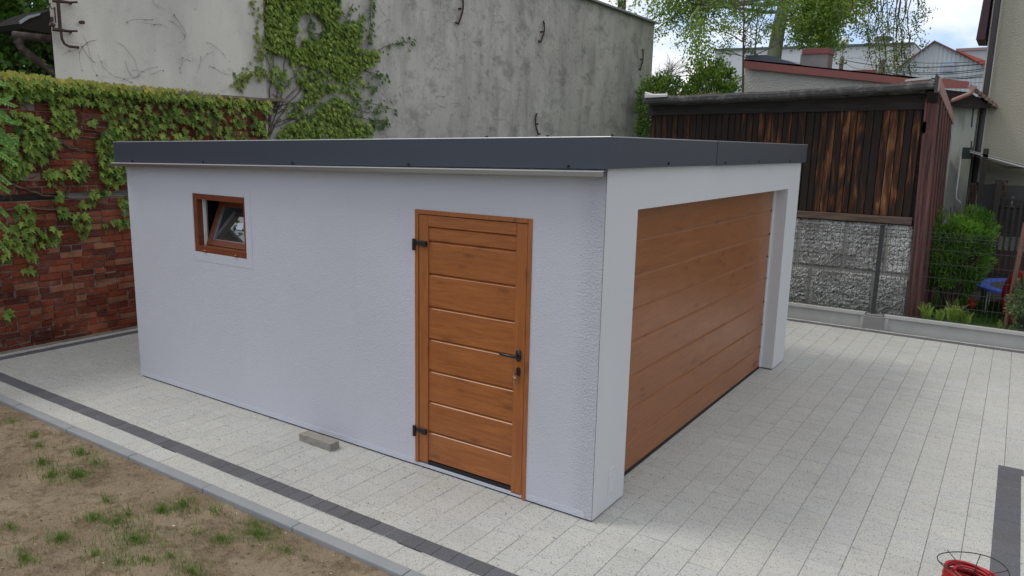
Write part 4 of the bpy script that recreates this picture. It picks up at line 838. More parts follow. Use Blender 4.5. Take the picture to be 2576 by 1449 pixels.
# tree in the garden behind the viewer, mirrored in the window pane
rg = random.Random(77)
tree('garden_tree', (-21, -12.5, 0), [(-21, -12.5, 0, .28), (-21, -12.5, 4, .22), (-20.8, -12.4, 8, .12)], [(t, (rg.uniform(-1, 1), rg.uniform(-1, 1), rg.uniform(0, .5)), 2.3, .08) for t in (.4, .5, .6, .7, .75, .8, .9, 1)], 7000, (.14, .26), (.03, .08, .015), (.10, .2, .03),
     'leafy tree across the lawn, mirrored in the tilted window pane', seed=78, jit=.25)
for i, (x, y, h) in enumerate(((-27, -12, 6.5), (-24, -17, 8), (-31, -9, 6))):  # unseen row, added so the tilted pane mirrors mostly dark foliage
    tree('mirror_tree', (x, y, 0), [(x, y, 0, .25), (x, y, h*.5, .2), (x, y, h, .1)], [(t, (rg.uniform(-1, 1), rg.uniform(-1, 1), rg.uniform(-.1, .4)), 2.4, .08) for t in (.2, .3, .4, .5, .6, .7, .8, .9, 1)], 9000, (.25, .45), (.03, .08, .015), (.10, .2, .03),
     'unseen bushy tree across the lawn, added to darken the window reflection, %s' % ('left of the tallest', 'tallest of the row', 'farthest of the row')[i] , group='unseen trees added across the lawn', seed=90+i, jit=.35)

# ------------------------------------------------------------------ fence with concrete plinth
fp = empty('concrete_plinth', (.6, 7.84, 0), 'pale concrete gravel boards under the wire mesh fence', 'fence base')
for a, b in ((-6.5, -1.9), (-1.9, .515), (.76, 3.25), (3.25, 5.7)):
    mb = MB(); a += .01; b -= .01
    mb.box(a, b, 7.84, 7.875, -.05, .235); mb.box(a, b, 7.805, 7.8395, .185, .235); mb.box(a, a+.06, 7.812, 7.8395, -.05, .1845); mb.box(b-.06, b, 7.812, 7.8395, -.05, .1845)
    mb.build('gravel_board', m_plinth, fp, bevel=.004)
mb = MB(); mb.box(.50, .775, 7.76, 7.92, -.05, .20); mb.box(.52, .755, 7.775, 7.91, .201, .222); mb.build('post_foot', m_block, fp, bevel=.012)
m_green = Mat('fence_coating', (.035, .037, .036), .45).m
fe = empty('mesh_fence', (.6, 7.84, 0), 'dark wire mesh fence panel with folded top on a square post', 'fence')
for xp in (-1.9, .607, 3.1):
    mb = MB(); mb.box(xp-.03, xp+.03, 7.84-.02, 7.84+.02, .2, 1.535); po = mb.build('post', m_green, fe, bevel=.003)
    mb = MB(); mb.box(xp-.033, xp+.033, 7.815, 7.865, 1.5355, 1.55); mb.build('post_cap', m_black, po)
mb = MB(); ZF = [.26, .46, .66, .86, 1.06, 1.26, 1.40, 1.445, 1.50]
for xa, xb in ((-6.4, -1.94), (-1.86, .57), (.65, 3.06), (3.14, 5.6)):
    for z in ZF: y_ = 7.815 if 1.41 < z < 1.46 else 7.845; mb.box(xa, xb, y_-.0035, y_+.0035, z-.0035, z+.0035)
    x = xa+.02
    while x < xb:
        mb.tube([(x, 7.8505, .24), (x, 7.8505, 1.40), (x, 7.821, 1.445), (x, 7.8505, 1.50), (x, 7.8505, 1.53)], .0023, 4, cap=False); x += .0625
mb.build('wire_mesh', m_green, fe)

# ------------------------------------------------------------------ wooden shed on its block wall
SY = 8.35
shed = empty('wooden_shed', (-1.2, 9.2, 0), 'old dark timber shed standing on a rough grey block wall', 'shed')
m = Mat('cinder_block', (.44, .43, .41), .95, spec=.1)
nn = m.noise(36, m.coords((1, 1, 1.25)), 5, .62, 2.6); m.mix(m.ramp(nn, .49, .54), (.022, .022, .022)); m.mix(m.ramp(nn, .46, .39), (.68, .67, .64)); m.mix(m.ramp(m.noise(3, detail=5), .45, .65, 0, .55), (.13, .12, .11))
m.bump(nn, -1.0, .03); m.attr(); m_cinder = m.m
mb = MB()
def rough_face(x0, x1, z0, z1, y, col, amp=.022):
    st = .035; xs = np.arange(x0, x1+st*.5, st); zs_ = np.arange(z0, z1+st*.5, st); xs[-1] = x1; zs_[-1] = z1; V = []
    for j, z in enumerate(zs_):
        for i, x in enumerate(xs):
            e = 0 if 0 < i < len(xs)-1 and 0 < j < len(zs_)-1 else 1
            V.append((x+(.006*mnoise.noise(Vector((z*9, x0, 1))) if e else 0), y-(abs(mnoise.noise(Vector((x*15, z*15, 2))))*amp*2 if not e else -.03), z+(.008*mnoise.noise(Vector((x*9, z0, 5))) if e else 0)))
    k = len(xs); mb.add(V, [(j*k+i, j*k+i+1, (j+1)*k+i+1, (j+1)*k+i) for j in range(len(zs_)-1) for i in range(k-1)], col)
for z0, z1, seams in ((.78, 1.50, [-3.4, -2.6, -1.9, -1.25, -.68, .02, .62, 1.0]), (0.05, .76, [-3.4, -2.8, -2.0, -1.3, -.45, .5, 1.0]), ):
    for a, b in zip(seams[:-1], seams[1:]): q = random.uniform(.85, 1.2); rough_face(a+.007, b-.007, z0, z1+(.03 if z1 > 1 else 0), SY, (q, q, q))
mb.build('block_wall', m_cinder, shed)
m = Mat('seam_mortar', (.25, .24, .22), .95); m.bump(m.noise(40), .8, .01)
mb = MB(); mb.box(-3.4, .99, SY+.012, SY+.3, -.05, 1.50); mb.build('block_mortar', m.m, shed)
m = Mat('scorched_board', (.022, .0155, .012), .8, spec=.2)
v = m.coords((7, 7, .9)); n_ = m.noise(1.5, v, 6, .62, .9); a_ = m.N.new('ShaderNodeAttribute'); a_.attribute_name = 'tint'; sp = m.N.new('ShaderNodeSeparateColor'); m.L.new(a_.outputs['Color'], sp.inputs[0])
wear = m.math('ADD', n_, m.math('MULTIPLY', sp.outputs[0], .24)); m.mix(m.ramp(wear, .60, .70), (.075, .030, .014)); m.mix(m.ramp(wear, .72, .79), (.17, .07, .028)); m.mix(m.ramp(wear, .80, .88, 0, .8), (.28, .16, .085))
m.mix(m.ramp(m.noise(8, m.coords((8, 8, .5)), 6, .7), .5, .7, 0, .7), (.016, .011, .009)); m.bump(m.noise(6, m.coords((12, 12, .6)), 6), .5, .008); m_board = m.m
mb = MB(); x = -3.37
while x < .88:
    wd = random.uniform(.085, .13); x1 = min(x+wd, .90); u = (x+3.4)/4.3; wv = max(0, random.gauss(.20+.32*min(1, u*1.4), .30)); dy = random.choice([0, .012, .022])
    zt = 3.24+.06*u; mb.box(x, x1-.010, SY-.01+dy, SY+.03, 1.66+random.uniform(-.015, .01), zt, (wv, wv, wv)); x = x1
mb.build('boarding', m_board, shed, bevel=.003)
m = Mat('old_timber', (.075, .048, .034), .85); m.mix(m.ramp(m.noise(4, m.coords((.6, 8, 8)), 6), .4, .65), (.14, .095, .066)); m_timb = m.m
m = Mat('tar_timber', (.022, .018, .015), .85); m.mix(m.ramp(m.noise(5, m.coords((.6, 8, 8)), 6), .5, .7), (.045, .035, .028)); m_tar = m.m
mb = MB(); mb.box(-3.4, .93, SY-.03, SY+.10, 1.545, 1.655); mb.build('sill_beam', m_timb, shed, bevel=.008)
mb = MB(); mb.prism([(-3.42, SY-.035, 3.16), (.95, SY-.035, 3.24), (.95, SY-.035, 3.44), (-3.42, SY-.035, 3.38)], (0, .03, 0)); mb.build('header_board', m_tar, shed)
for i in range(9): x = -3.3+i*.52; mb = MB(); mb.box(x, x+.07, SY-.27, SY+.2, 3.37+.01*i, 3.45+.008*i); mb.build('rafter_tail', m_tar, shed)
mb = MB(); mb.box(.94, .975, SY+.0, 8.5, 1.3, 3.3); mb.box(-3.36, .93, SY+.06, SY+.1, 1.5, 3.3); mb.build('inner_lining', m_tar, shed)
# end wall of red-brown boards, turned away
m = Mat('red_brown_paint', (.125, .050, .042), .75); m.mix(m.ramp(m.noise(2.2, m.coords((9, 9, .45)), 6, .65), .46, .60, 0, .9), (.04, .024, .02)); m.mix(m.ramp(m.noise(3, m.coords((9, 9, .4), (0, 0, 1)), 5), .58, .72, 0, .7), (.24, .085, .07)); m_redb = m.m
mb = MB(); n_b = 10; ea = SY-.02; eb = 10.75
for i in range(n_b):
    y0_, y1_ = ea+(eb-ea)*i/n_b, ea+(eb-ea)*(i+.9)/n_b; o_ = .022 if i % 2 else 0; zt = 3.44-.30*i/n_b
    mb.prism([(1.17+o_, y0_, .0), (1.17+o_, y1_, .0), (1.08+o_, y1_, zt-.02), (1.08+o_, y0_, zt)], (-.04, 0, 0))
for x in (.915, .958, 1.0, 1.042):
    yb = SY-.045-(.012 if x in (.958, 1.042) else 0); mb.prism([(x+.095, yb, .02), (x+.135, yb, .02), (x+.040, yb, 3.40), (x, yb, 3.39)], (0, .023, 0))
mb.build('end_boarding', m_redb, shed)
mb = MB(); q = at(2325, 316, 1, SY-.05); mb.add([q+[-.018, 0, .06], q+[.03, 0, .05], q+[.035, 0, -.06], q+[-.005, 0, -.13], q+[-.025, 0, -.05]], [(0, 4, 3, 2, 1)]); mb.prism([q+[-.018, 0, .06], q+[.03, 0, .05], q+[.035, 0, -.06], q+[-.005, 0, -.13], q+[-.025, 0, -.05]], (0, .003, 0)); mb.build('green_paint_patch', Mat('green_paint', (.16, .36, .24), .7).m, shed)
m = Mat('roofing_felt', (.065, .062, .06), .95); m.mix(m.ramp(m.noise(9, detail=6, rough=.7), .5, .66), (.15, .145, .135)); m.bump(m.noise(25, detail=5), .8, .02); m_felt = m.m
mb = MB(); yE = 8.05; A1, A2 = at(1620, 243, 1, yE), at(2352, 203, 1, yE); n_ = 26; V = []
prof = [(.0, 0.0), (-.03, -.035), (-.028, -.085), (.0, -.115), (.04, -.10), (3.1, -.60), (3.1, -.54), (.06, .004)]
for i in range(n_+1):
    t = i/n_; p = A1*(1-t)+A2*t+np.array([0, 0, .014*mnoise.noise(Vector((t*9, 0, 0)))-.05*math.sin(math.pi*t)*.45]); sk = .45
    for dy, dz in prof: V.append(p+np.array([0, dy, dz+(.012*mnoise.noise(Vector((t*26, dy*9, 3))) if dy < 1 else 0)]))
k = len(prof); mb.add(V, [(i*k+j, i*k+(j+1) % k, (i+1)*k+(j+1) % k, (i+1)*k+j) for i in range(n_) for j in range(k)]+[tuple(range(k)), tuple(n_*k+j for j in range(k-1, -1, -1))]); mb.build('felt_roof', m_felt, shed)
for P in ([at(2349, 206, 1, yE-.02), at(2355, 184, 1, yE-.02), at(2366, 196, 1, yE-.02), at(2364, 234, 1, yE-.02), at(2350, 232, 1, yE-.02)], [at(1617, 262, 1, yE-.02), at(1614, 240, 1, yE-.02), at(1622, 232, 1, yE-.02), at(1634, 243, 1, yE-.02)]):
    mb = MB(); mb.prism(P, (0, .10, 0)); mb.build('felt_corner', m_felt, shed)
mb = MB(); mb.prism([(1.11, 8.02, 3.655), (1.11, 8.02, 3.47), (1.11, 11.15, 3.12), (1.11, 11.15, 3.27)], (-.025, 0, 0)); mb.build('barge_board', Mat('faded_red_paint', (.34, .20, .175), .8).m, shed)
mb = MB(); mb.prism([(1.084, 8.06, 3.47), (1.084, 11.1, 3.13), (1.084, 11.1, 3.02), (1.084, 8.3, 3.32)], (-.14, 0, 0)); mb.build('soffit', m_tar, shed)
mb = MB(); a, b = at(1622, 239, 1, yE-.06), at(1677, 238, 1, yE-.06); mb.prism([a, b, b-[0, 0, .035], a-[0, 0, .045]], (0, .05, .02)); mb.build('white_flashing', Mat('weathered_white', (.5, .49, .46), .7).m, shed); mb = MB(); a, b = at(1622, 233, 1, yE-.04), at(1645, 240, 1, yE-.04); mb.prism([a, b, b-[0, 0, .01], a-[0, 0, .03]], (0, .03, .02)); mb.build('white_flashing', bpy.data.materials['weathered_white'], shed); mb = MB(); mb.prism([at(2278, 200, 1, 8.2), at(2340, 192, 1, 8.2), at(2342, 199, 1, 8.2), at(2276, 205, 1, 8.2)], (0, .1, 0)); mb.build('white_flashing', bpy.data.materials['weathered_white'], shed)

# ------------------------------------------------------------------ low annex with red fascia and chimney
an = empty('low_annex', (-1.2, 15, 0), 'low cream rendered annex with sloping red edge board and chimney', 'building')
m_an = plaster('cream_render', (.44, .42, .375), 22, .9, .04, .1)
YA = 13.0; p0, p1 = at(1875, 160, 1, YA), at(2300, 200, 1, YA)
mb = MB(); mb.prism([(p0[0]+.0, YA, 0), (p1[0]+.3, YA, 0), (p1[0]+.3, YA, p1[2]), (p0[0], YA, p0[2])], (0, 4, 0)); mb.build('wall', m_an.m, an)
m_red = Mat('red_sheet', (.235, .075, .062), .55); m_red.mix(m_red.ramp(m_red.noise(3, detail=5), .45, .7, 0, .6), (.18, .065, .06))
mb = MB(); f0, f1 = at(1872, 149, 1, YA-.12), at(2340, 198, 1, YA-.12); mb.prism([f0, f1, f1-[0, 0, .16], f0-[0, 0, .19]], (0, .05, 0)); mb.prism([f0, f1, f1+[0, 4, 0], f0+[0, 4, 0]], (0, 0, -.03)); mb.build('fascia', m_red.m, an)
mb = MB(); r0, r1, r2, r3 = at(1874, 150, 1, YA+.1), at(1876, 139, 1, YA+.1), at(1927, 138, 1, YA+.1), at(2016, 163, 1, YA+.1); mb.prism([r0, r3, r2, r1], (0, 1.2, 0)); mb.build('metal_roof', Mat('slate_blue_sheet', (.075, .088, .105), .5).m, an)
mb = MB(); c0, c1 = at(2011, 175, 1, YA+.6), at(2080, 175, 1, YA+.6); zt = at(2012, 137, 1, YA+.6)[2]; mb.box(c0[0], c1[0], YA+.6, YA+1.1, c0[2]-.3, zt); ch = mb.build('chimney', m_block, an)
zt2 = at(2012, 124, 1, YA+.6)[2]; mb = MB(); mb.box(c0[0]+.03, c1[0]+.02, YA+.57, YA+1.13, zt, zt2); mb.build('red_cap', m_red.m, ch)
mb = MB(); mb.box(at(2205, 195, 1, 14)[0]-.9, at(2205, 195, 1, 14)[0], 13.9, 14.2, 3.9, at(2205, 176, 1, 14)[2]); mb.build('roof_hatch', m_winf.m, an)

# plaster annex with tiled eave, between shed and house
YB = 11.65
ab = empty('tiled_outbuilding', (1.1, 11.8, 0), 'narrow pale plaster outbuilding with tiled eave and pink gutter pipe', 'outbuilding')
m_ab = plaster('greenish_plaster', (.36, .37, .32), 30, .4, .01, .12)
m_ab.mix(m_ab.ramp(m_ab.noise(2, m_ab.coords((3, 3, .5)), 6), .52, .7, 0, .7), (.15, .17, .12))
xl, xr_ = at(2372, 300, 1, YB)[0], 1.42
mb = MB(); mb.box(xl-.6, xr_, YB, YB+2, 0, 3.62); mb.build('wall', m_ab.m, ab)
a, b = at(2378, 402, 1, YB-.12), at(2394, 402, 1, YB-.12); mb = MB(); mb.box(a[0]-.5, b[0]-.02, YB-.12, YB-.001, 0, a[2]); mb.build('wall_step', m_ab.m, ab)
mb = MB(); a, b = at(2362, 197, 1, YB-.3), at(2438, 205, 1, YB-.3); mb.prism([a, b, b-[0, 0, .12], a-[0, 0, .17]], (0, .04, 0)); mb.build('fascia', m_red.m, ab)
m_tile = Mat('old_tile', (.12, .075, .055), .85); m_tile.mix(m_tile.ramp(m_tile.noise(14), .45, .6), (.2, .14, .11))
mb = MB(); a, b = at(2441, 214, 1, YB-.3), at(2506, 264, 1, YB-.3)
for i in range(7):
    p, q = a+(b-a)*i/7, a+(b-a)*(i+1.12)/7; mb.prism([p+[0, 0, .015], q+[0, 0, .03], q-[0, 0, .03], p-[0, 0, .055]], (0, .9 if i < 1 else .65, 0))
mb.build('tiled_eave', m_tile.m, ab)
mb = MB(); mb.prism([at(2362, 224, 1, YB-.2), at(2440, 232, 1, YB-.2), at(2496, 271, 1, YB-.2), at(2440, 268, 1, YB-.2), at(2450, 290, 1, YB-.2), at(2432, 270, 1, YB-.2), at(2360, 262, 1, YB-.2)][:2]+[at(2494, 270, 1, YB-.2), at(2450, 272, 1, YB-.2), at(2362, 262, 1, YB-.2)], (0, .19, 0)); mb.build('eave_underside', m_tar, ab)
mb = MB(); c0 = at(2446, 216, 1, YB-.34); P = [c0+np.array([.075*math.cos(t), 0, .07*math.sin(t)]) for t in np.linspace(math.pi, 2*math.pi, 10)]; mb.prism(P, (0, .06, 0)); g1 = at(2447, 224, 1, YB-.36); mb.tube([g1, at(2444, 232, 1, YB-.36), at(2436, 237, 1, YB-.36), at(2398, 252, 1, YB-.3), at(2394, 258, 1, YB-.1), at(2394, 320, 1, YB+.1)], .036, 8); mb.build('gutter_pipe', Mat('pink_brown_pipe', (.30, .17, .14), .6).m, ab, smooth=False)
mb = MB()
for pts_ in ([(2392, 300), (2390, 345), (2382, 400)], [(2452, 240), (2446, 300), (2444, 320)], [(2444, 355), (2443, 388)]): mb.tube([at(x, y, 1, YB-.004) for x, y in pts_], .012, 4)
mb.build('crack', m_dark, ab)
mb = MB(); mb.tube([at(2419, 392, 1, YB-.25), at(2407, 478, 1, YB-.25)], .014, 6); mb.tube([at(2407, 478, 1, YB-.25), at(2406, 500, 1, YB-.25), at(2418, 510, 1, YB-.25)], .011, 6); mb.build('white_pipe', m_white, ab)

# ------------------------------------------------------------------ stucco house at the right edge
YH_ = 12.0
ho = empty('stucco_house', (4.5, 14, 0), 'beige stucco house with dark downpipe and eave at the right edge', 'house')
m_ho = plaster('beige_stucco', (.39, .365, .285), 40, 1.0, .02, .12)
mb = MB(); mb.box(1.47, 9, YH_, YH_+8, .9, 9); mb.build('wall', m_ho.m, ho)
mb = MB(); mb.box(1.47, 9, YH_-.01, YH_+.3, 0, .899); mb.build('brick_plinth', Mat('plinth_red', (.10, .045, .038), .85).m, ho)
mb = MB(); mb.box(1.425, 1.56, YH_-.03, YH_+.12, 1.2, 9); mb.build('corner_strip', Mat('corner_white', (.52, .51, .45), .8).m, ho)
mb = MB(); a, b = at(2514, -40, 1, YH_-.12), at(2463, 372, 1, YH_-.12); xm = (a[0]+b[0])/2; mb.tube([(xm+.03, YH_-.12, 9), (xm, YH_-.12, a[2]), (xm, YH_-.12, b[2]), (xm-.0, YH_-.12, .3)], .05, 10); mb.build('downpipe', Mat('dark_brown_metal', (.035, .028, .028), .5).m, ho, smooth=True)
mb = MB(); P = [at(2455, 99, 1, YH_-.1), at(2478, 99, 1, YH_-.1), at(2494, -10, 1, YH_-.1), at(2506, -90, 1, YH_-.1), at(2490, -90, 1, YH_-.1)]; mb.prism(P, (0, 1.0, 0)); mb.build('roof_eave', Mat('dark_eave', (.055, .03, .035), .8).m, ho)

# patio in front of it
m_pd = Mat('dark_stain', (.028, .022, .018), .7).m
aw = empty('patio_awning', (2.4, 11.2, 0), 'patio canopy with pale sloping edge and dark posts by the house', 'canopy')
a, b = at(2440, 378, 1, 11.0), at(2640, 431, 1, 11.0)
mb = MB(); mb.prism([a, b, b-[0, 0, .05], a-[0, 0, .035]], (0, .05, 0)); mb.build('edge_profile', Mat('cream_profile', (.55, .55, .52), .6).m, aw)
mb = MB(); mb.prism([a-[0, 0, .008], b-[0, 0, .008], b+[0, .95, -.03], a+[0, .95, -.03]], (0, 0, -.015)); mb.build('canopy_sheet', Mat('smoked_sheet', (.10, .10, .10), .5).m, aw)
mb = MB(); mb.prism([a-[0, 0, .06], at(2530, 417, 1, 11.1), at(2600, 424, 1, 11.1), at(2530, 424, 1, 11.1)], (0, .04, 0)); mb.build('folded_blind', m_dark, aw)
a0 = at(2426, 375, 1, 11.05); mb = MB(); mb.box(a0[0]-.03, a0[0]+.12, 11.06, 11.25, a0[2]-.17, a0[2]+.03); mb.build('bracket', Mat('dark_green_metal', (.025, .035, .03), .6).m, aw)
for px in (2456, 2500):
    q = at(px, 560, 1, 11.0); mb = MB(); mb.box(q[0]-.04, q[0]+.04, 11.0, 11.08, .1, at(px, 453 if px > 2480 else 455, 1, 11.0)[2]+(0 if px > 2480 else .55)); mb.build('post', m_pd, aw)
for i, (pa, pb, ya, yb_) in enumerate(((2440, 2452, 460, 520), (2504, 2530, 453, 492))):
    q0, q1 = at(pa, ya, 1, 11.04), at(pb, yb_, 1, 11.04); tp = MB(); x0_, x1_, z1_, z0_ = q0[0], q1[0], q0[2], q1[2]
    tp.box(x0_, x1_, 11.03, 11.05, z1_-.03, z1_); tp.box(x0_, x1_, 11.03, 11.05, z0_, z0_+.03); tp.box(x1_-.025, x1_, 11.03, 11.05, z0_, z1_)
    n_ = 3
    for k in range(n_):
        for s_ in (0, 1):
            u0, u1 = k/n_, (k+1)/n_; xa, xb = (x0_+(x1_-x0_)*u0, x0_+(x1_-x0_)*u1); za, zb = (z0_, z1_) if s_ else (z1_, z0_); tp.tube([(xa, 11.04, za), (xb, 11.04, zb)], .009, 4)
    tag(tp.build('trellis', Mat('brown_lattice%d' % i, (.06, .035, .022), .8).m), ('short brown lattice panel left of the dark patio post' if i == 0 else 'dark lattice panel right of the thick patio post'), 'trellis')
m = Mat('shade_net', (.03, .03, .032), .8); tr_ = m.N.new('ShaderNodeBsdfTransparent'); ms = m.N.new('ShaderNodeMixShader'); ms.inputs[0].default_value = .42
m.L.new(m.b.outputs[0], ms.inputs[1]); m.L.new(tr_.outputs[0], ms.inputs[2]); m.L.new(ms.outputs[0], m.N['Material Output'].inputs[0])
mb = MB(); P = [at(x, y, 1, 11.13) for x, y in ((2458, 456), (2480, 464), (2500, 462), (2530, 466), (2600, 468), (2600, 600), (2458, 590))]; mb.prism(P, (0, .004, 0)); tag(mb.build('windbreak_net', m.m), 'dark see-through windbreak net stretched behind the patio posts', 'net')
tb = empty('patio_table', (2.2, 11.5, 0), 'dark patio table with small things standing on it', 'table')
q = at(2528, 520, 1, 11.4); ztb = q[2]; mb = MB(); mb.box(q[0]-.15, q[0]+1.2, 11.3, 11.9, ztb-.04, ztb); mb.build('tabletop', m_pd, tb)
for x, y in ((-.1, 11.35), (-.1, 11.85), (1.15, 11.35), (1.15, 11.85)): mb = MB(); mb.box(q[0]+x-.02, q[0]+x+.02, y-.02, y+.02, .1, ztb-.041); mb.build('leg', m_pd, tb)
mb = MB(); mb.lathe((q[0]+.08, 11.5, ztb+.001), [(.07, 0), (.075, .012), (.03, .02), (.035, .09), (.02, .11), (.045, .14), (.03, .19), (.005, .2)], 12); tag(mb.build('glass_lantern', m_chrome, smooth=True), 'small shiny lantern standing on the dark patio table', 'lantern')
mb = MB(); mb.box(q[0]-.03, q[0]+.22, 11.36, 11.46, ztb+.001, ztb+.012); tag(mb.build('tray', m_paper), 'flat pale tray lying on the patio table', 'tray')
for i, (xx, yy, lab) in enumerate(((-.05, 11.15, 'dark patio chair in front of the table, left one'), (.42, 11.14, 'dark patio chair in front of the table, right one'))):
    cr_ = empty('patio_chair', (q[0]+xx+.2, yy, .1), lab, 'chair', 'chairs at the patio table'); X_ = q[0]+xx
    mb = MB(); mb.box(X_, X_+.4, yy-.05, yy+.12, .53, .57); mb.build('seat', m_pd, cr_)
    mb = MB(); [mb.box(X_+k*.09, X_+k*.09+.04, yy-.07, yy-.052, .575, ztb+.12) for k in range(5)]; mb.box(X_, X_+.4, yy-.08, yy-.051, ztb+.121, ztb+.16); mb.build('backrest', m_pd, cr_)
    for lx, ly in ((0, -.05), (.36, -.05), (0, .08), (.36, .08)): mb = MB(); mb.box(X_+lx, X_+lx+.035, yy+ly, yy+ly+.035, .1, .529); mb.build('leg', m_pd, cr_)

# ------------------------------------------------------------------ neighbouring garden
m = Mat('lawn', (.035, .085, .018), .95, spec=.1); m.mix(m.ramp(m.noise(2.2, detail=6), .4, .65), (.07, .15, .03)); m.mix(m.ramp(m.noise(45, detail=4, rough=.7), .5, .65, 0, .6), (.02, .05, .012)); m.bump(m.noise(60, detail=5), 1, .03)
mb = MB(); mb.add([(-12, 7.88, .10), (14, 7.88, .10), (14, 40, .10), (-12, 40, .10)], [(0, 1, 2, 3)]); tag(mb.build('garden_lawn', m.m), kind='structure')
m = Mat('patio_floor', (.12, .11, .10), .9); mb = MB(); mb.add([(1.3, 10.9, .106), (8, 10.9, .106), (8, 12, .106), (1.3, 12, .106)], [(0, 1, 2, 3)]); tag(mb.build('patio_floor', m.m), kind='structure')
mb = MB(); n = 16000; P = np.stack([rng.uniform(.9, 3.8, n), rng.uniform(7.9, 12.8, n), np.full(n, .098)], 1); P = P[~((P[:, 1] > 10.9) & (P[:, 0] > 1.3))]; t = rng.random((len(P), 1)); grass(mb, P, .03, .075, (1-t)*np.array([.03, .085, .012])+t*np.array([.10, .22, .03]))
tag(mb.build('garden_grass', m_grass), 'short green lawn grass behind the wire fence', 'grass', kind='stuff')
LANCE = [(0, 0, 0), (.13, .4, .03), (0, 1, -.06), (-.13, .4, .03)]
bush('round_bush', (1.50, 9.45, .12), (.56, .5, .90), 17000, (.05, .09), (.045, .125, .014), (.20, .40, .04), 'big bright green rounded bush behind the wire fence next to the red-brown shed end', seed=6, stems=40, tmpl=LANCE, dens=2.5)
bush('hedge_shrub', (2.62, 8.22, .12), (.36, .30, .52), 3600, (.035, .06), (.08, .14, .05), (.24, .32, .14), 'grey-green shrub tied to leaning stakes at the right edge behind the fence', seed=9, stems=26, dens=3)
m_stake = Mat('stake_wood', (.16, .085, .06), .85).m
for a, b, lab in ((at(2528, 825, 1, 8.4), at(2580, 560, 1, 8.6), 'brown leaning stake standing left of the grey-green shrub'), (at(2590, 830, 1, 8.3), at(2562, 700, 1, 8.3), 'brown leaning stake inside the grey-green shrub, at the right edge')):
    a = np.array([a[0], a[1], .05]) if a[2] > .05 else a; mb = MB(); mb.tube([a, b], .032, 8); tag(mb.build('wooden_stake', m_stake), lab, 'stake', 'stakes holding the shrub')
def fern(px, py, s_, lab, seed, Y=8.2):
    rg = random.Random(seed); c = at(px, py, 1, Y); root = empty('fern', (c[0], Y, .1), lab, 'fern', 'ferns along the fence'); mb = MB(); ms_ = MB()
    for i in range(11):
        a = rg.uniform(0, 6.28); h = s_*rg.uniform(.7, 1.1); sp_ = rg.uniform(.15, .42)*s_; Q = [np.array([c[0]+math.cos(a)*sp_*t**1.5, Y+math.sin(a)*sp_*t**1.5*.7, .1+h*(t-.25*t**3)]) for t in np.linspace(0, 1, 12)]; ms_.tube(Q, .0022, 3, cap=False)
        for k in range(2, 12):
            ax = unit(Q[k]-Q[k-1]); w_ = s_*.19*(1-(k/12.5)**2)*min(1, k/4)
            for sg in (-1, 1):
                for o_ in (0, .5):
                    A = unit(np.cross(ax, np.array([math.cos(a), math.sin(a), .3]))*sg+ax*.35); B = unit(np.cross(A, np.array([math.cos(a), math.sin(a), .6]))); t = rg.random()
                    mb.leaves((Q[k-1]*(1-o_)+Q[k]*o_)[None], A[None], B[None], np.array([w_]), [(0, 0, 0), (.10, .4, 0), (0, 1, 0), (-.10, .4, 0)], RHF, [tuple(np.array((.18, .31, .035))*(1-t)+np.array((.42, .56, .09))*t)])
    mb.build('fronds', m_leaf, root); ms_.build('stems', m_stem.m, root)
for i, (px, py, s_, lab) in enumerate(((2328, 800, .42, 'yellow-green fern at the foot of the red-brown shed end'), (2362, 806, .36, 'yellow-green fern second from the shed end'), (2396, 808, .52, 'tallest yellow-green fern in the middle of the fern row'), (2430, 810, .38, 'fern at the right end of the close fern row'), (2518, 824, .26, 'small fern left of the leaning stake'), (2545, 828, .2, 'small fern at the foot of the leaning stake'), (2566, 832, .2, 'small fern at the right edge under the grey-green shrub'))): fern(px, py, s_, lab, 50+i)
# trampoline, ball, red play tunnel
c = at(2520, 655, 1, 12.6); trp = empty('trampoline', (2.8, 10.1, .1), 'blue edged garden trampoline on thin legs behind the bush', 'trampoline')
cx, cy, cz, rx = 2.80, 10.1, .50, 1.03
m_blue = Mat('blue_pad', (.07, .14, .50), .45).m
mb = MB(); n = 36; V = []; 
for rad, z in ((rx, 0), (rx, .035), (rx*.78, .03), (rx*.78, 0)):
    for j in range(n): a = 2*math.pi*j/n; V.append((cx+rad*math.cos(a), cy+rad*math.sin(a), cz+z))
mb.add(V, [(q*n+j, q*n+(j+1) % n, ((q+1) % 4)*n+(j+1) % n, ((q+1) % 4)*n+j) for q in range(4) for j in range(n)]); mb.build('edge_pad', m_blue, trp)
mb = MB(); mb.lathe((cx, cy, cz+.012), [(rx*.775, 0), (rx*.775, .01)], n); mb.build('jumping_mat', Mat('mat_grey', (.06, .06, .07), .8).m, trp)
for k in range(6): a = k*math.pi/3+.5; mb = MB(); mb.tube([(cx+.93*math.cos(a), cy+.93*math.sin(a), .1), (cx+.93*math.cos(a), cy+.93*math.sin(a), cz-.001)], .018, 6); mb.build('leg', m_chrome, trp)
c = at(2450, 705, 1, 9.98); mb = MB(); r_ = .085; mb.lathe((c[0], 9.98, .105), [(r_*math.sin(t)+.0005, r_-r_*math.cos(t)) for t in np.linspace(0, math.pi, 12)], 18); tag(mb.build('ball', Mat('orange_red', (.62, .05, .02), .5).m, smooth=True), 'small orange-red ball lying on the lawn', 'ball')
c = at(2560, 705, 1, 8.85); mb = MB(); C0 = np.array([c[0]+.13, 8.85, .53]); V = []; n = 32; pr = [(.39, -.13), (.42, -.1), (.42, .1), (.39, .13), (.30, .13), (.27, .1), (.27, -.1), (.30, -.13)]
for rad, dx in pr:
    for j in range(n): a = 2*math.pi*j/n; V.append(C0+rotz(R(-60))@np.array([rad*math.cos(a), dx, rad*math.sin(a)]))
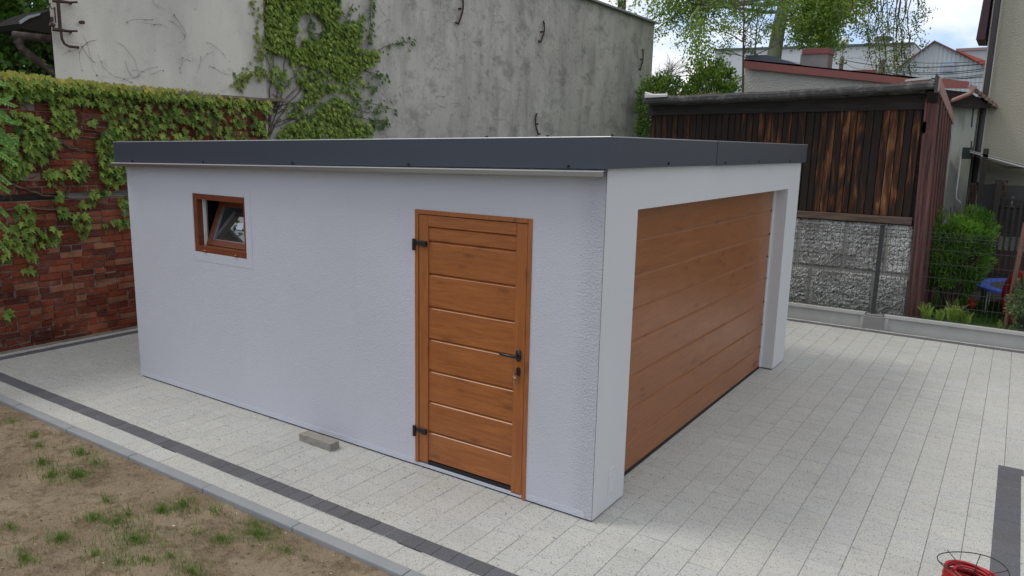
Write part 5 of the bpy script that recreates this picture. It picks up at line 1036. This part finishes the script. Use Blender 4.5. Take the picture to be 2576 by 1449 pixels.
k_ = len(pr); mb.add(V, [(q*n+j, q*n+(j+1) % n, ((q+1) % k_)*n+(j+1) % n, ((q+1) % k_)*n+j) for q in range(k_) for j in range(n)])
tag(mb.build('play_ring', Mat('dark_red_plastic', (.20, .012, .02), .45).m, smooth=True), 'dark red plastic play ring standing behind the grey-green shrub', 'toy')

# ------------------------------------------------------------------ far buildings, poles and wires
YF = 60
m_far = Mat('far_white_render', (.50, .52, .54), .9).m; m_darkline = Mat('far_roof_edge', (.09, .10, .11), .8).m
fb = empty('white_hall', (-12, 62, 0), 'long flat-roofed white building far behind the annex', 'building')
a, b = at(1800, 128, 1, YF), at(2300, 112, 1, YF); mb = MB(); mb.prism([(a[0], YF, 0), (b[0], YF, 0), b, a], (0, 8, 0)); mb.build('wall', m_far, fb)
mb = MB(); mb.prism([a+[0, -.15, 0], b+[0, -.15, 0], b+[0, -.15, .16], a+[0, -.15, .16]], (0, 8.3, 0)); mb.build('roof_edge', m_darkline, fb)
a, b = at(1745, 195, 1, 55), at(1850, 192, 1, 55); mb = MB(); mb.box(a[0], b[0], 55, 58, 0, a[2]); ww = empty('white_shed_far', (a[0]+1, 56, 0), 'small white building glimpsed through the shrubs', 'building'); mb.build('wall', m_far, ww)
mb = MB(); mb.box(a[0]+1.4, b[0]-.1, 54.95, 54.99, at(1800, 222, 1, 55)[2], at(1800, 208, 1, 55)[2]); mb.build('window', m_darkline, ww)
m = Mat('corrugated_sheet', (.42, .45, .48), .75); wv = m.N.new('ShaderNodeTexWave'); wv.inputs['Scale'].default_value = 1.2; m.L.new(m.coords((1, 0, 0)), wv.inputs['Vector']); m.bump(wv.outputs['Fac'], .5, .08)
m.mix(m.ramp(m.noise(.4, detail=5), .4, .7, 0, .4), (.34, .37, .40)); m_corr = m.m
gh = empty('gabled_warehouse', (-4.2, 60, 0), 'pale corrugated gable warehouse with thin red verge far away', 'warehouse')
YG = 56; ap, gl, gr_ = at(2351, 106, 1, YG), at(2250, 180, 1, YG), at(2480, 168, 1, YG)
mb = MB(); mb.prism([(gl[0], YG, 0), (gr_[0], YG, 0), gr_, ap, gl], (0, 14, 0)); mb.build('wall', m_corr, gh)
mb = MB()
for p, q, wd in ((gl, ap, .10), (ap, gr_, .10)): mb.prism([p+[0, -.2, .0], q+[0, -.2, .0], q+[0, -.2, wd], p+[0, -.2, wd]], (0, 14.4, 0))
mb.build('roof', Mat('thin_red_roof', (.16, .07, .06), .7).m, gh)
p = at(2405, 126, 1, YG-.3); q = at(2482, 168, 1, YG-.3); mb = MB(); mb.prism([p, q, q+[0, 0, .34], p+[0, 0, .05]], (0, .1, 0)); mb.build('red_verge', Mat('bright_red_verge', (.42, .09, .06), .7).m, gh)
c = at(2385, 168, 1, YG-.1); mb = MB(); mb.box(c[0]-.38, c[0]+.38, YG-.12, YG-.01, c[2]-.34, c[2]+.38); wf = mb.build('window', Mat('pale_blue_frame', (.34, .40, .50), .7).m, gh); mb = MB(); mb.box(c[0]-.26, c[0]+.26, YG-.15, YG-.125, c[2]-.28, c[2]+.12); mb.build('pane', Mat('far_pane', (.28, .30, .32), .4).m, wf)
rb = empty('grey_block_far', (-1.5, 72, 0), 'grey flat building behind the right slope of the gable', 'building'); a, b = at(2408, 129, 1, 72), at(2520, 124, 1, 72); mb = MB(); mb.prism([(a[0], 72, 0), (b[0], 72, 0), b, a], (0, 5, 0)); mb.build('wall', Mat('far_grey', (.36, .37, .39), .9).m, rb)
mb = MB(); mb.prism([a-[.1, .1, 0], b-[0, .1, 0], b+[0, -.1, .22], a+[-.1, -.1, .22]], (0, 5.2, 0)); mb.build('roof_edge', Mat('far_red_line', (.28, .20, .20), .8).m, rb)
ob = empty('orange_roof_house', (-7.0, 66, 0), 'bright orange tiled roof peeking out left of the gable', 'house'); P = [at(x, y, 1, 66) for x, y in ((2258, 172), (2262, 140), (2283, 121), (2298, 121), (2300, 172))]; mb = MB(); mb.prism(P, (0, 4, 0)); mb.build('roof', Mat('orange_tile', (.62, .19, .05), .8).m, ob); mb = MB(); mb.box(P[0][0], P[-1][0], 66.1, 69, 0, P[0][2]); mb.build('wall', m_far, ob)
tw_ = at(2222, 92, 1, 75); cm = empty('factory_chimney', (tw_[0], 75, 0), 'pale tower with thin rim behind the hanging birch twigs', 'tower'); mb = MB(); mb.lathe((tw_[0], 75, 0), [(.75, 0), (.62, tw_[2]-.4)], 20); mb.build('shaft', m_far, cm, smooth=True); mb = MB(); mb.lathe((tw_[0], 75, tw_[2]-.399), [(.8, 0), (.8, .3), (.6, .4)], 20); mb.build('rim', m_darkline, cm)
for px, lab in ((2188, 'thin mast on the hall roof, left of the two'), (2204, 'thin mast on the hall roof, right of the two')):
    a, b = at(px, 116, 1, YF+1), at(px, 92, 1, YF+1); mb = MB(); mb.tube([a, b], .07, 5); tag(mb.build('roof_mast', m_darkline), lab, 'mast', 'masts on the hall roof')
# lamp
c = at(2122, 108, 1, 34); la = empty('street_lamp', (c[0], 34, 0), 'street lamp with a white globe above the annex chimney', 'street lamp'); mb = MB(); mb.tube([(c[0], 34, 0), (c[0], 34, c[2]-.1)], .045, 8); mb.build('pole', Mat('galvanised', (.30, .30, .31), .6).m, la)
mb = MB(); r_ = .24; mb.lathe((c[0], 34, c[2]-.2), [(r_*math.sin(t)+.001, r_-r_*math.cos(t)) for t in np.linspace(0.4, math.pi, 10)], 18); mb.build('globe', Mat('opal_globe', (.62, .60, .60), .4).m, la, smooth=True); mb = MB(); mb.lathe((c[0], 34, c[2]-.26), [(.08, 0), (.17, .06), (.20, .12)], 14); mb.build('globe_holder', Mat('lamp_base', (.22, .17, .17), .6).m, la)
# poles and wires
m_pole = Mat('weathered_pole', (.13, .115, .10), .9).m
poles = []
for px, py, Y, r_, lab in ((2119, 143, 32, .09, 'grey utility pole beside the globe lamp'), (2221, 150, 30, .12, 'thick dark utility pole where many wires meet')):
    c = at(px, py, 1, Y); pr = empty('utility_pole', (c[0], Y, 0), lab, 'utility pole'); mb = MB(); mb.tube([(c[0]-.15, Y, 0), (c[0], Y, c[2])], [r_*1.2, r_], 8); mb.build('pole', m_pole, pr)
    mb = MB(); [mb.tube([(c[0]-.22, Y-.1, c[2]-z), (c[0]+.22, Y-.1, c[2]-z)], .025, 5) for z in (.3, .62)]; [mb.lathe((c[0]+x, Y-.1, c[2]-.3), [(.03, 0), (.045, .05), (.02, .1)], 8) for x in (-.2, .2)]; mb.build('crossarm', m_pole, pr)
m_cable = Mat('cable', (.03, .03, .032), .7).m
W_ = [((2119, 150, 32), (2480, 160, 22), 4, .035), ((2221, 150, 30), (2480, 153, 23), 2, .022), ((2221, 172, 30), (2480, 172, 22), 3, .030), ((2221, 175, 30), (2480, 177, 22), 3, .022), ((2221, 176, 30), (2480, 186, 20), 4, .022), ((2221, 178, 30), (2480, 190, 20), 4, .022), ((2221, 179, 30), (2480, 194, 20), 3, .022), ((2119, 153, 32), (2221, 158, 30), 6, .020), ((2119, 150, 32), (2221, 172, 30), -4, .016), ((1980, 152, 36), (2119, 146, 32), 4, .02),
      ((2221, 178, 30), (2330, 202, 14), 2, .014), ((2221, 178, 30), (2120, 195, 24), 2, .014), ((2480, 206, 20), (2380, 203, 24), 1, .014)]
labs = ['topmost thick black cable running from the globe lamp pole to the house', 'upper thin wire from the thick pole to the house', 'middle thick cable crossing below the gable window', 'thin wire just under the middle thick cable', 'upper of the three sagging wires low before the gable', 'second of the three sagging wires low before the gable', 'lowest long wire before the gable warehouse', 'short sagging wire between the two utility poles', 'lower slack wire between the two utility poles', 'wire leaving the lamp pole towards the left trees', 'thin wire dropping from the thick pole to the shed roof', 'thin wire dropping from the thick pole to the annex roof', 'low thin wire beside the stucco house corner']
for (a, b, sag, r_), lab in zip(W_, labs):
    p, q = at(*a[:2], 1, a[2]), at(*b[:2], 1, b[2]); P = [p*(1-t)+q*t-np.array([0, 0, sag*.05*4*t*(1-t)]) for t in np.linspace(0, 1, 14)]; mb = MB(); mb.tube(P, r_*.45, 4); tag(mb.build('overhead_wire', m_cable), lab, 'wire', 'overhead wires')
a, b = at(1640, 197, 1, 30), at(1722, 193, 1, 30); mb = MB(); mb.tube([a, b+[1.5, 0, .1]], .02, 4); tag(mb.build('overhead_wire', m_cable), 'wire crossing in front of the bare tree beside the grey house', 'wire', 'overhead wires')
